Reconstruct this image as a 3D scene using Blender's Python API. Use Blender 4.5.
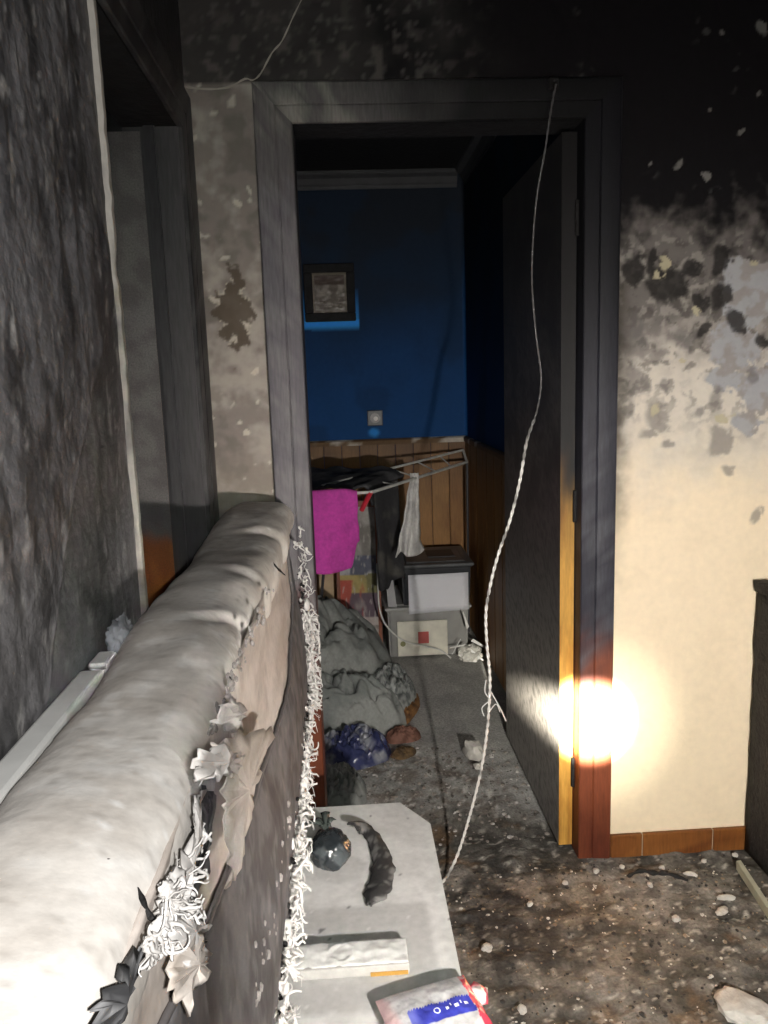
import bpy, bmesh, math, random
from mathutils import Vector, Matrix, noise
random.seed(7)
for o in list(bpy.data.objects): bpy.data.objects.remove(o)
SC = bpy.context.scene
COL = SC.collection

# ------------------------------------------------------------------ camera
F, CX, CY, CAMH = 785.0, 384.0, 512.0, 1.42
def _n(v): return v.normalized()
aY = _n(Vector((340-CX, 380-CY, F)))
dn = Vector((550-CX, 5400-CY, F)); dn = _n(dn - dn.dot(aY)*aY)
aU = -dn
aX = aY.cross(aU)
RM = Matrix((aX, aY, aU))                  # photo camera axes -> room axes
CAM = Vector((0, 0, CAMH))
def P(px, py, ax, val):
    """point where the sight line of a photo pixel meets the plane axis=val"""
    v = RM @ Vector((px-CX, py-CY, F))
    return CAM + v*((val-CAM[ax])/v[ax])
cd = bpy.data.cameras.new('camera'); cam = bpy.data.objects.new('camera', cd); COL.objects.link(cam)
r, u, b = RM @ Vector((1,0,0)), RM @ Vector((0,-1,0)), RM @ Vector((0,0,-1))
cam.matrix_world = Matrix(((r.x,u.x,b.x,0),(r.y,u.y,b.y,0),(r.z,u.z,b.z,CAMH),(0,0,0,1)))
cd.sensor_fit = 'VERTICAL'; cd.sensor_height = 24; cd.lens = F/1024*24; cd.clip_start = .02
SC.camera = cam

# ------------------------------------------------------------------ light
w = bpy.data.worlds.new('world'); SC.world = w; w.use_nodes = True
w.node_tree.nodes['Background'].inputs[0].default_value = (0,0,0,1)
w.node_tree.nodes['Background'].inputs[1].default_value = 0
def spot(name, loc, aim, half, power, blend, col, rad=.012):
    l = bpy.data.lights.new(name, 'SPOT'); l.energy = power; l.spot_size = math.radians(half*2); l.spot_blend = blend
    l.color = col; l.shadow_soft_size = rad
    o = bpy.data.objects.new(name, l); COL.objects.link(o); o.location = loc
    o.rotation_euler = (Vector(aim)-Vector(loc)).to_track_quat('-Z','Y').to_euler()
    return o
TORCH = Vector((.42, -.02, 1.02))
HOT = Vector((.678, 2.09, .43))
# the hand torch whose hot spot shows on the door frame: narrow beam and its own spill, one axis
spot('torch_beam_offscreen', TORCH, HOT, 3.4, 30000, .8, (1,.93,.78), .02)
spot('torch_corona_offscreen', TORCH, HOT, 7.8, 240, 1.0, (1,.93,.78), .02)
spot('torch_spill_offscreen', TORCH, HOT, 52, 190, 1.0, (1,.95,.88), .02)
# flash of the phone that took the picture, beside its lens
FDIR = RM @ Vector((0,0,1))
FLASH = CAM + RM @ Vector((.022,.012,-.004))
spot('phone_flash_offscreen', FLASH, FLASH+FDIR, 75, 36, .6, (1,.985,.96), .006)
SC.view_settings.view_transform = 'Standard'; SC.view_settings.look = 'None'
SC.view_settings.gamma = 1; SC.view_settings.use_curve_mapping = False
SC.view_settings.exposure = 0.0

# ------------------------------------------------------------------ helpers
def clamp(x, a=0., b=1.): return a if x < a else b if x > b else x
def ss(a, b, x):
    t = clamp((x-a)/(b-a)); return t*t*(3-2*t)
def lerp(a, b, t): return a+(b-a)*t
def mix(a, b, t): return tuple(a[i]+(b[i]-a[i])*t for i in range(3))
def srgb(r, g, b):
    f = lambda c: c/12.92 if c <= .04045 else ((c+.055)/1.055)**2.4
    return (f(r/255), f(g/255), f(b/255))
def N(p, s=1., o=0.): return noise.noise(Vector((p[0]*s+o, p[1]*s+o*1.7, p[2]*s-o)))
def FB(p, s=1., o=0., n=4): return noise.fractal(Vector((p[0]*s+o, p[1]*s+o*1.7, p[2]*s-o)), 1.0, 2.0, n)

def mat(name, col=None, rough=.8, var=(14,.25), bump=(60,.25,.004), metal=0., spec=.35, trans=0., coat=0., wood=None, attr=False, alpha=1.):
    m = bpy.data.materials.new(name); m.use_nodes = True
    nt = m.node_tree; B = nt.nodes['Principled BSDF']
    B.inputs['Roughness'].default_value = rough; B.inputs['Metallic'].default_value = metal
    B.inputs['Specular IOR Level'].default_value = spec
    B.inputs['Transmission Weight'].default_value = trans; B.inputs['Coat Weight'].default_value = coat
    B.inputs['Alpha'].default_value = alpha
    tc = nt.nodes.new('ShaderNodeTexCoord')
    mp = nt.nodes.new('ShaderNodeMapping'); nt.links.new(tc.outputs['Object'], mp.inputs[0])
    if wood: mp.inputs['Scale'].default_value = wood
    nz = nt.nodes.new('ShaderNodeTexNoise'); nz.inputs['Scale'].default_value = var[0]; nz.inputs['Detail'].default_value = 5
    nt.links.new(mp.outputs[0], nz.inputs['Vector'])
    rng = nt.nodes.new('ShaderNodeMapRange'); rng.inputs[1].default_value = .25; rng.inputs[2].default_value = .75
    rng.inputs[3].default_value = 1-var[1]; rng.inputs[4].default_value = 1+var[1]
    nt.links.new(nz.outputs[0], rng.inputs[0])
    mul = nt.nodes.new('ShaderNodeVectorMath'); mul.operation = 'SCALE'
    if attr:
        a = nt.nodes.new('ShaderNodeAttribute'); a.attribute_name = 'col'; nt.links.new(a.outputs['Color'], mul.inputs[0])
    else:
        mul.inputs[0].default_value = col
    nt.links.new(rng.outputs[0], mul.inputs['Scale'])
    nt.links.new(mul.outputs[0], B.inputs['Base Color'])
    if bump:
        n2 = nt.nodes.new('ShaderNodeTexNoise'); n2.inputs['Scale'].default_value = bump[0]; n2.inputs['Detail'].default_value = 6
        nt.links.new(mp.outputs[0], n2.inputs['Vector'])
        bp = nt.nodes.new('ShaderNodeBump'); bp.inputs['Strength'].default_value = bump[1]; bp.inputs['Distance'].default_value = bump[2]
        nt.links.new(n2.outputs[0], bp.inputs['Height']); nt.links.new(bp.outputs[0], B.inputs['Normal'])
    return m

M = {}
M['wall'] = mat('sooted_plaster', attr=True, rough=.9, spec=.12, var=(45,.05), bump=(90,.3,.003))
M['wallsoot'] = mat('blistered_soot_paint', attr=True, rough=.5, var=(70,.25), bump=(55,.7,.006), spec=.5)
M['floor'] = mat('ashy_floor', attr=True, rough=.8, var=(120,.35), bump=(140,.8,.005))
M['paintwood'] = mat('sooted_wood', attr=True, rough=.5, var=(30,.22), bump=(40,.2,.002), wood=(6,6,.7), spec=.25)
M['slab'] = mat('sooted_door_face', attr=True, rough=.5, var=(260,.3), bump=(300,.5,.002), spec=.45)
M['ash'] = mat('ash_covered_cover', attr=True, rough=.78, var=(90,.10), bump=(110,.22,.002))
M['vc'] = mat('stained_surface', attr=True, rough=.7, var=(60,.12), bump=(110,.25,.002))
M['cloth'] = mat('stained_cloth', attr=True, rough=.9, var=(80,.15), bump=(220,.4,.002))
M['gloss'] = mat('stained_plastic_film', attr=True, rough=.16, var=(30,.2), bump=(35,.6,.006), spec=.6)
M['char'] = mat('charred_black', (.012,.011,.011), .75, (40,.6), (60,1.,.012))
M['black'] = mat('soot_black', (.010,.010,.011), .8, (30,.5), (50,.5,.006))
M['white'] = mat('white_plastic', (.72,.72,.70), .45, (20,.1), (60,.1,.002))
M['plaster'] = mat('broken_plaster', (.50,.48,.44), .85, (40,.2), (80,.8,.005))
M['lint'] = mat('grey_lint', (.30,.28,.27), .9, (60,.4), (150,.5,.003))
M['fringe'] = mat('frayed_white_fibre', (.66,.64,.62), .85, (60,.35), (150,.5,.003))

def new_obj(name, me, m, parent=None, loc=None):
    o = bpy.data.objects.new(name, me); COL.objects.link(o)
    if m is not None: me.materials.append(m)
    if parent is not None:
        loc = parent.get('_w', None)
        base = Vector(loc) if loc is not None else Vector((0,0,0))
        o.parent = parent
        me.transform(Matrix.Translation(-base))
        o['_w'] = tuple(base)
    elif loc is not None:
        me.transform(Matrix.Translation(-Vector(loc))); o.location = loc; o['_w'] = tuple(loc)
    return o
def paint(me, fn):
    a = me.color_attributes.new('col', 'FLOAT_COLOR', 'POINT')
    buf = []
    for v in me.vertices:
        c = fn(v.co, v.normal); buf += [max(c[0],0), max(c[1],0), max(c[2],0), 1.]
    a.data.foreach_set('color', buf)
def nb():
    return bmesh.new()
def obj(name, bm, m, parent=None, loc=None, col=None, smooth=False, auto=None, recalc=True):
    me = bpy.data.meshes.new(name)
    if recalc: bmesh.ops.recalc_face_normals(bm, faces=bm.faces)
    bm.to_mesh(me); bm.free()
    if smooth:
        me.polygons.foreach_set('use_smooth', [True]*len(me.polygons))
        if auto: me.set_sharp_from_angle(angle=math.radians(auto))
    if col is not None: paint(me, col if callable(col) else (lambda p, n: col))
    return new_obj(name, me, m, parent, loc)
def tag(o, label, cat, group=None, kind=None):
    o['label'] = label; o['category'] = cat
    if group: o['group'] = group
    if kind: o['kind'] = kind
    return o
def thing(name, loc, label, cat, group=None, kind=None):
    o = bpy.data.objects.new(name, None); COL.objects.link(o); o.location = loc; o['_w'] = tuple(loc)
    o.empty_display_size = .05
    return tag(o, label, cat, group, kind)

def box(bm, a, c, bev=0., seg=1, rot=None, piv=None):
    a, c = Vector(a), Vector(c)
    r = bmesh.ops.create_cube(bm, size=1)
    vs = r['verts']
    for v in vs: v.co = Vector((lerp(a.x,c.x,v.co.x+.5), lerp(a.y,c.y,v.co.y+.5), lerp(a.z,c.z,v.co.z+.5)))
    if bev:
        es = list({e for v in vs for e in v.link_edges})
        g = bmesh.ops.bevel(bm, geom=es, offset=bev, segments=seg, profile=.5, affect='EDGES')
        vs = list({v for f in g['faces'] for v in f.verts} | {v for v in vs if v.is_valid})
    if rot is not None: bmesh.ops.rotate(bm, verts=vs, cent=piv if piv is not None else (a+c)/2, matrix=rot)
    return vs
def grid(bm, nu, nv, fn):
    vs = [[bm.verts.new(fn(i/nu, j/nv)) for j in range(nv+1)] for i in range(nu+1)]
    for i in range(nu):
        for j in range(nv):
            bm.faces.new((vs[i][j], vs[i+1][j], vs[i+1][j+1], vs[i][j+1]))
    return vs
def loft(bm, rows, closed=False, caps=False):
    R_ = [[bm.verts.new(p) for p in row] for row in rows]
    k = len(R_[0]); m = k if closed else k-1
    for a, c in zip(R_, R_[1:]):
        for i in range(m):
            bm.faces.new((a[i], a[(i+1)%k], c[(i+1)%k], c[i]))
    if caps:
        bm.faces.new(R_[0][::-1]); bm.faces.new(R_[-1])
    return R_
def smooth_path(pts, n):
    pts = [Vector(p) for p in pts]; out = []
    for i in range(len(pts)-1):
        p0 = pts[max(i-1,0)]; p1 = pts[i]; p2 = pts[i+1]; p3 = pts[min(i+2,len(pts)-1)]
        for k in range(n):
            t = k/n
            out.append(.5*((2*p1)+(-p0+p2)*t+(2*p0-5*p1+4*p2-p3)*t*t+(-p0+3*p1-3*p2+p3)*t**3))
    out.append(pts[-1]); return out
def tube(bm, pts, rad, sides=6):
    pts = [Vector(p) for p in pts]; rows = []
    up = Vector((.31,.22,.92))
    for i, p in enumerate(pts):
        t = (pts[min(i+1,len(pts)-1)]-pts[max(i-1,0)])
        t = t.normalized() if t.length > 1e-9 else Vector((0,0,1))
        s = t.cross(up); s = s.normalized() if s.length > 1e-4 else Vector((1,0,0))
        up2 = s.cross(t)
        rr = rad(i/(len(pts)-1)) if callable(rad) else rad
        rows.append([p+(s*math.cos(k*2*math.pi/sides)+up2*math.sin(k*2*math.pi/sides))*rr for k in range(sides)])
        up = up2
    loft(bm, rows, closed=True, caps=True)
def blob(bm, c, rad, sub=3, disp=lambda d: 0., flat=None):
    r = bmesh.ops.create_icosphere(bm, subdivisions=sub, radius=1)
    for v in r['verts']:
        d = v.co.copy(); k = 1+disp(d)
        q = Vector(c)+Vector((d.x*rad[0], d.y*rad[1], d.z*rad[2]))*k
        if flat is not None and q.z < flat: q.z = flat
        v.co = q
    return r['verts']
def poly_plate(bm, pts, th, bulge=0.):
    """flat outline given real thickness th (vector)"""
    th = Vector(th)
    a = [bm.verts.new(Vector(p)) for p in pts]; c = [bm.verts.new(Vector(p)+th) for p in pts]
    bm.faces.new(a); bm.faces.new(c[::-1])
    for i in range(len(a)):
        j = (i+1) % len(a); bm.faces.new((a[j], a[i], c[i], c[j]))

# ------------------------------------------------------------------ the setting
YB, WT = 2.10, .12                     # doorway wall, its thickness
XL = -.352                             # wall with the side door
OX0, OX1, OZ = -.092, .645, 2.052      # doorway
FX, FY = .705, 4.40                    # far room: right wall, far wall
RX, RY0, CZ = 1.95, -1.6, 2.58

cream = (.80,.68,.49); soot = (.009,.008,.009); plasterc = (.36,.36,.37)
blobs = []                             # soot and peeled patches on the doorway wall, (x,z,radius,kind)
def bl(px, py, rpx, kind):
    p = P(px, py, 1, YB); blobs.append((p.x, p.z, rpx/360., kind))
for a in ((668,282,20,'d'),(655,262,7,'d'),(690,268,9,'d'),(735,322,11,'d'),(762,340,9,'d'),(720,298,12,'d'),(705,330,8,'d'),(636,384,15,'m'),(660,416,14,'m'),
          (648,432,8,'m'),(690,336,9,'m'),(678,334,7,'m'),(664,388,6,'m'),(750,375,9,'m'),(700,415,6,'m'),(720,440,14,'m'),(716,400,10,'m'),(628,330,16,'m'),
          (640,345,14,'m'),(655,355,9,'m'),(722,262,10,'d'),(700,300,8,'d'),(627,412,6,'m'),(634,270,12,'d'),(669,445,6,'m'),(757,514,7,'m'),(730,470,7,'m'),
          (748,300,30,'p'),(735,345,26,'p'),(758,390,24,'p'),(740,270,14,'p'),(765,280,18,'p'),(726,380,18,'p'),(745,420,14,'p'),
          (663,270,5,'c'),(668,262,4,'c'),(697,311,4,'c'),(681,364,4,'c'),(727,417,9,'c'),(752,262,5,'c'),(656,410,6,'c'),
          (762,30,8,'c'),(708,112,3,'c'),(676,165,4,'c'),(706,180,4,'c'),(650,168,3,'c'),(740,130,4,'c'),(763,92,4,'c'),(722,35,3,'c')):
    bl(*a)
def wallback_col(p, n):
    x, z = p.x, p.z
    wp = Vector((x,0,z))
    f1 = FB(wp,9,3.1); f2 = FB(wp,26,8.2); f3 = FB(wp,70,1.3)
    if x > .55:
        edge = z + f1*.07 + f2*.03
        c = cream
        c = mix(c, (.62,.57,.49), ss(1.0,1.3,edge))
        c = mix(c, (.27,.245,.225), ss(1.32,1.58,edge)*(.55+.45*ss(-.2,.25,f2)))
        c = mix(c, (.15,.135,.125), ss(1.42,1.62,edge))
        xw, zw = x+.022*N(wp,16,3.)+.008*f3, z+.026*N(wp,13,7.)+.008*f2
        best = dict(p=9, m=9, d=9, c=9)
        for bx, bz, br, k in blobs:
            d = math.hypot(xw-bx, zw-bz)/br + f3*.28
            if d < best[k]: best[k] = d
        band = ss(1.18,1.4,z+f1*.06)*ss(1.85,1.7,z)
        c = mix(c,(.060,.053,.048), ss(.05,.32,FB(wp,30,11.))*band*.6)
        c = mix(c,(.42,.39,.35), ss(.18,.42,FB(wp,38,2.2))*band*.45)
        c = mix(c, mix(plasterc,(.30,.28,.26),ss(-.1,.4,f2)), 1-ss(.85,1.0,best['p']))
        c = mix(c, (.13,.12,.115), (1-ss(.6,1.2,best['m']))*.62)
        c = mix(c, (.022,.020,.019), (1-ss(.75,1.2,best['d']))*.9)
        c = mix(c, soot, ss(1.70,1.86,z+f1*.09+f2*.06)*(1-.8*(1-ss(.8,1.05,best['p']))))
        spk = ss(.32,.5,N(wp,45,5.))*ss(.25,.5,N(wp,11,2.))
        c = mix(c, (.10,.10,.095), spk*ss(1.8,1.9,z)*.8)
        c = mix(c, (.45,.40,.27) if z < 1.8 else (.22,.21,.19), (1-ss(.6,.9,best['c']))*.9)
        if x < .80:                                   # smoke trace beside the frame
            c = mix(c, (.05,.042,.035), ss(.80,.735,x+f2*.02)*ss(.75,1.35,z+f1*.1)*ss(1.72,1.6,z)*.85)
        c = mix(c, mix(c,(.5,.4,.26),.5), ss(.2,.4,f1)*.15*ss(1.4,1.2,z))
        return c
    if z > 2.148 + .006*N(wp,30) and True:
        t = ss(.1,.5,x)
        c = mix((.066,.060,.056),(.012,.011,.012), ss(-.35,.55,x+f1*.3))
        c = mix(c, (.24,.215,.19), ss(.15,.5,f2)*.35*(1-t)*ss(2.42,2.16,z))
        c = mix(c, (.14,.13,.12), ss(.34,.5,N(wp,60,9.))*.6*(1-t))
        c = mix(c, soot, ss(.3,.55,x))
        return c
    c = mix((.255,.225,.20),(.40,.36,.315), ss(-.35,.4,f1+.4*f2))
    c = mix(c, (.10,.088,.076), ss(.12,.5,FB(wp,12,4.4))*.4)
    d = math.hypot((x+.265)/.045,(z-1.60)/.09)+f2*.8
    c = mix(c, (.085,.066,.045), (1-ss(.8,1.,d))*.85)
    c = mix(c, (.62,.55,.44), (1-ss(.02,.09,abs(d-.98)))*.6*ss(.0,.3,f2+.15))
    c = mix(c, (.30,.26,.21), ss(1.35,1.1,z)*.5)
    c = mix(c, (.66,.60,.50), ss(.46,.56,N(wp,38,2.5))*.7)
    if abs(x-XL) < .012: c = mix(c, (.5,.45,.36), .35*ss(.0,.3,N(wp,14)+.2))
    return c

def panel_grid(bm, x0, x1, z0, z1, y, res, disp):
    nu, nv = max(1,round((x1-x0)/res)), max(1,round((z1-z0)/res))
    grid(bm, nu, nv, lambda u,v: Vector((lerp(x0,x1,u), y+disp(lerp(x0,x1,u),lerp(z0,z1,v)), lerp(z0,z1,v))))
def wb_disp(x, z):
    wp = Vector((x,0,z))
    return .0022*FB(wp,22,3.) if (x < .55 or z > 1.1) else .0004*FB(wp,22,3.)
bm = nb()
e = .006
panel_grid(bm, XL, OX0-.02, 0, 1.0, YB, .01, wb_disp); panel_grid(bm, XL, OX0-.02, 1.0, OZ+.02, YB, .0042, wb_disp)
panel_grid(bm, XL, OX1+.02, OZ+.02, CZ, YB, .009, wb_disp)
panel_grid(bm, OX1+.02, 1.32, 0, 1.0, YB, .01, wb_disp); panel_grid(bm, OX1+.02, 1.32, 1.0, CZ, YB, .0045, wb_disp)
panel_grid(bm, 1.32, RX, 0, CZ, YB, .014, wb_disp); box(bm, (1.32,YB+.006,0), (RX,YB+WT,CZ))
box(bm, (XL-.12,YB+e,0), (OX0-.02,YB+WT,CZ)); box(bm, (OX0-.02,YB+e,OZ+.02), (OX1+.02,YB+WT,CZ)); box(bm, (OX1+.02,YB+e,0), (1.32,YB+WT,CZ))
wall_back = obj('wall_back', bm, M['wall'], loc=(0,YB,0), col=wallback_col, smooth=True, auto=40)
tag(wall_back, 'soot blackened plaster wall around the doorway, cream paint left low beside it', 'wall', kind='structure')

# pale crack running over the plaster above the door frame
bm = nb()
cr = [P(*q,1,YB-.0005) for q in ((186,86),(205,88),(228,87),(246,79),(254,80),(262,72),(272,54),(283,40),(292,20),(301,0),(309,-20))]
for q in cr: q += Vector((random.uniform(-.003,.003),0,random.uniform(-.003,.003)))
tube(bm, smooth_path(cr,4), lambda t: .0028-.0012*t+.0006*math.sin(t*70), 5)
obj('crack', bm, mat('exposed_plaster_crack',(.42,.38,.32),.9), wall_back)

# wall with the side door
LY0, LY1, LZ = 1.318, 1.965, 2.03
def left_col(p, n):
    wp = Vector((0,p.y,p.z)); q = Vector((0,p.y*2.4,p.z))
    f1 = FB(q,5,1.2); f2 = FB(q,16,6.); f3 = FB(wp,60,2.)
    c = mix((.060,.059,.063),(.165,.162,.170), ss(-.45,.45,f1+.5*f2))
    c = mix(c, (.25,.24,.24), ss(1.5,.95,p.z)*.35)
    c = mix(c, (.36,.35,.34), ss(.32,.6,FB(q,24,3.3))*.7)
    c = mix(c, (.03,.03,.031), ss(.25,.5,FB(q,11,9.3))*.7)
    c = mix(c, (.55,.53,.50), ss(.55,.7,N(wp,55,1.))*.45*ss(0,.3,N(wp,7)))
    c = mix(c, (.022,.021,.022), ss(2.0,2.12,p.z+f1*.04)*.85)
    return c
def left_disp(y, z):
    q = Vector((0,y*2.6,z))
    rid = 1-abs(noise.noise(Vector((3.,y*16,z*5.))))*2.2
    return .003*FB(q,13,2.) + .0035*max(rid,0)*ss(0,.3,noise.noise(Vector((1.,y*4,z*3)))+.2)
bm = nb()
nu, nv = 150, 330
grid(bm, nu, nv, lambda a,b_: Vector((XL+left_disp(lerp(.25,LY0,a),b_*CZ)*ss(1,.97,a), lerp(.25,LY0,a), b_*CZ)))
grid(bm, 80, 60, lambda a,b_: Vector((XL, lerp(LY0,YB,a), lerp(LZ,CZ,b_))))
grid(bm, 8, 200, lambda a,b_: Vector((XL, lerp(LY1,YB,a), lerp(0,LZ,b_))))
box(bm, (XL-.12,RY0,0),(XL-.001,.25,CZ)); box(bm, (XL-.12,.25,0),(XL-.004,LY0,CZ)); box(bm, (XL-.12,LY0,LZ),(XL-.004,YB,CZ)); box(bm, (XL-.12,LY1,0),(XL-.004,YB,LZ))
wall_left = obj('wall_left', bm, M['wallsoot'], loc=(XL,0,0), col=left_col, smooth=True, auto=45)
tag(wall_left, 'dark grey blistered soot covered wall with the side doorway', 'wall', kind='structure')

# pale bare corner bead on the near edge of the side doorway
bm = nb()
rows = []
for i in range(131):
    z = lerp(0,LZ+.5,i/130); k = .0016*noise.noise(Vector((0,2,z*40)))
    chip = .004*ss(.3,.5,noise.noise(Vector((5,1,z*9))))
    rows.append([(XL-.03,LY0+.004,z),(XL+.006+k-chip,LY0+.006,z),(XL+.009+k-chip,LY0-.001,z),(XL+.008+k-chip,LY0-.011+k*2,z),(XL-.002,LY0-.016+k*2,z),(XL-.03,LY0-.01,z)])
loft(bm, rows, closed=True, caps=True)
o = obj('trim_1', bm, M['vc'], loc=(XL,LY0,0), smooth=True, auto=50,
        col=lambda p,n: mix(mix((.50,.47,.42),(.16,.15,.15),ss(.15,.45,FB(p,14,3.))*.7),(.05,.05,.05),ss(.38,.5,N(p,26,1.))*.8))
tag(o, 'pale chipped corner bead on the near edge of the side doorway', 'trim', kind='structure')

# other walls of the burnt room
bm = nb(); box(bm,(RX,RY0,0),(RX+.12,YB+WT,CZ)); tag(obj('wall_right',bm,M['black'],loc=(RX,0,0)),'soot black wall behind the charred cabinet','wall',kind='structure')
bm = nb(); box(bm,(XL-.12,RY0-.12,0),(RX+.12,RY0,CZ)); tag(obj('wall_rear',bm,M['black'],loc=(0,RY0,0)),'soot black wall facing the doorway','wall',kind='structure')
bm = nb(); box(bm,(XL-.12,RY0-.12,CZ),(RX+.12,YB+WT,CZ+.1)); tag(obj('ceiling',bm,M['black'],loc=(0,0,CZ)),'soot black ceiling of the burnt room','ceiling',kind='structure')

# floor of the burnt room, running through the doorway
def floor_h(x, y):
    p = Vector((x,y,0))
    rub = .010*FB(p,9,2.)+.006*FB(p,28,4.)+.004*abs(FB(p,60,7.))
    return -.006 + rub*lerp(.35,1.,ss(2.95,2.5,y))*ss(.0,.06,abs(x-.645)+ (0 if y>2.1 else .06))
def floor_col(p, n):
    q = Vector((p.x,p.y,0))
    f1 = FB(q,4.5,1.); f2 = FB(q,14,5.); f3 = FB(q,45,2.); f4 = N(q,120,3.)
    brown_floor = mix((.060,.056,.049),(.175,.164,.148), ss(-.4,.45,f1*.6+f2*.7))
    brown_floor = mix(brown_floor, (.27,.255,.235), ss(.1,.5,f1)*.4)
    brown_floor = mix(brown_floor, (.17,.095,.038), ss(.25,.55,FB(q,6,8.))*.5)
    brown_floor = mix(brown_floor, (.040,.037,.033), ss(.15,.5,FB(q,19,3.3))*.6)
    brown_floor = mix(brown_floor, (.5,.48,.43), ss(.40,.55,f3+.25*f4)*.6)
    brown_floor = mix(brown_floor, (.020,.020,.022), ss(.3,.05,abs(p.x-.38)+abs(p.y-1.85)*.8+f2*.2)*.6)  # darker patch round one spot just past the table corner
    ash = mix((.30,.30,.285),(.40,.395,.375), ss(-.4,.4,f1+.3*f2))
    rub = mix(ash,(.16,.135,.115), ss(-.15,.3,f2+.3*f3)*.85)
    rub = mix(rub,(.62,.60,.57), ss(.36,.5,FB(q,36,6.))*.8)
    c = mix(brown_floor, rub, ss(2.25,2.5,p.y+f2*.08))
    edge = p.y + .22*f1 + .1*f2 + .55*ss(.40,.62,p.x)
    return mix(c, ash, ss(2.82,3.02,edge))
bm = nb()
grid(bm, 190, 250, lambda a,b_: Vector((lerp(XL,1.5,a), lerp(.75,YB+WT,b_), floor_h(lerp(XL,1.5,a),lerp(.75,YB+WT,b_)))))
box(bm,(XL-.12,RY0-.12,-.12),(RX+.12,YB+WT,-.035))
box(bm,(XL,RY0,-.035),(RX,.75,-.004)); box(bm,(1.5,.75,-.035),(RX,YB,-.004))
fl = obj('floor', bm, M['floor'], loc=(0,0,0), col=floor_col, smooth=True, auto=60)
tag(fl, 'brown dirty floor of the burnt room strewn with ash and rubble', 'floor', kind='structure')
bm = nb()
grid(bm, 140, 130, lambda a,b_: Vector((lerp(-.9,FX,a), lerp(YB+WT,FY,b_), floor_h(lerp(-.9,FX,a),lerp(YB+WT,FY,b_)))))
box(bm,(-1.7,YB+WT,-.12),(FX+.12,FY+.12,-.035)); box(bm,(-1.7,YB+WT,-.035),(-.9,FY,-.006))
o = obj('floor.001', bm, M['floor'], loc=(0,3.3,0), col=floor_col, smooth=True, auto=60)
tag(o, 'pale grey ash covered floor of the blue room beyond the doorway', 'floor', kind='structure')

# the blue room
def soot_blue(wp):
    p = wp; f1 = FB(wp,4,2.)
    blue = (.018,.070,.205)
    t = ss(1.12,1.95,p.z+f1*.12)
    c = mix(blue,(.017,.036,.078), t)
    c = mix(c,(.020,.024,.030), ss(1.7,2.25,p.z+f1*.1)*.9)
    return mix(c,(.015,.035,.075), ss(.1,.4,FB(wp,3,7.7))*.35)
def blue_col(p, n):
    wp = Vector((p.x,0,p.z)); f2 = FB(wp,14,6.); c = soot_blue(wp)
    fx0, fz0 = P(303,265,1,FY), P(356,322,1,FY)
    m = .028
    inx = fx0.x-m < p.x < fz0.x+m*.6; inz = fz0.z-.042+.008*f2 < p.z < lerp(1.95,1.86,.5)
    if inx and inz:                                                       # clean paint the frame kept from the soot
        k = ss(fz0.z-.05,fz0.z-.012,p.z)*(1 if p.z < fz0.z+.01 else .65*ss(fz0.z+.22,fz0.z,p.z))
        c = mix(c,(.05,.36,.95),k)
    if abs(p.x-.187) < .16 and p.z < fz0.z-.045:
        pass
    s = P(375,418,1,FY)
    d = math.hypot((p.x-s.x+.01)/.042,(p.z-s.z+.075)/.032)+f2*.4
    c = mix(c,(.05,.34,.90),(1-ss(.3,1.,d))*.8)
    c = mix(c,(.03,.16,.5), ss(.022,.006,abs(FX-p.x))*ss(2.2,1.5,p.z)*.6)
    return c
bm = nb()
grid(bm, 170, 170, lambda a,b_: Vector((lerp(-.6,FX,a), FY+.0015*FB(Vector((lerp(-.6,FX,a),0,lerp(.9,2.5,b_))),20), lerp(.9,2.5,b_))))
box(bm,(-1.7,FY+.003,0),(FX+.12,FY+.12,2.5)); box(bm,(-1.7,FY,0),(-.6,FY+.01,2.5))
wall_far = obj('wall_far', bm, M['wall'], loc=(0,FY,0), col=blue_col, smooth=True, auto=40)
tag(wall_far, 'blue painted wall with soot above wooden wainscot, beyond the doorway', 'wall', kind='structure')
bm = nb(); grid(bm,60,90,lambda a,c: Vector((FX,lerp(YB+WT,FY,a),lerp(0,2.5,c)))); box(bm,(FX+.001,YB+WT,0),(FX+.12,FY,2.5))
wall_fr = obj('wall_far_right', bm, M['wall'], loc=(FX,3.3,0), col=lambda p,n: soot_blue(Vector((p.y,0,p.z)))); tag(wall_fr,'sooted dark blue side wall of the blue room behind the open door','wall',kind='structure')
bm = nb(); box(bm,(-1.8,YB+WT,0),(-1.7,FY+.12,2.5)); tag(obj('wall_far_left',bm,M['black'],loc=(-1.7,3.3,0)),'dark wall closing the blue room on the side of the heap of clothes','wall',kind='structure')
bm = nb(); box(bm,(-1.8,YB+WT,2.5),(FX+.12,FY+.12,2.6)); tag(obj('ceiling.001',bm,M['black'],loc=(0,3.3,2.5)),'soot black ceiling of the blue room','ceiling',kind='structure')
def moulding(bm, a, c, inward):
    a, c, w_ = Vector(a), Vector(c), Vector(inward)
    prof = [(0,-.085),(.008,-.085),(.012,-.07),(.018,-.062),(.03,-.035),(.05,-.02),(.055,-.012),(.055,-.001),(0,-.001)]
    loft(bm, [[p+w_*q[0]+Vector((0,0,q[1])) for q in prof] for p in (a,c)], closed=True, caps=True)
bm = nb(); moulding(bm,(-1.69,FY,2.5),(FX-.04,FY,2.5),(0,-1,0))
M['moulding'] = mat('sooted_moulding',(.05,.052,.056),.6)
o = obj('trim_2', bm, M['moulding'], loc=(0,FY,2.42)); tag(o,'sooted plaster ceiling moulding over the blue wall','moulding',kind='structure')
bm = nb(); moulding(bm,(FX,FY-.06,2.5),(FX,YB+WT+.01,2.5),(-1,0,0))
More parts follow.
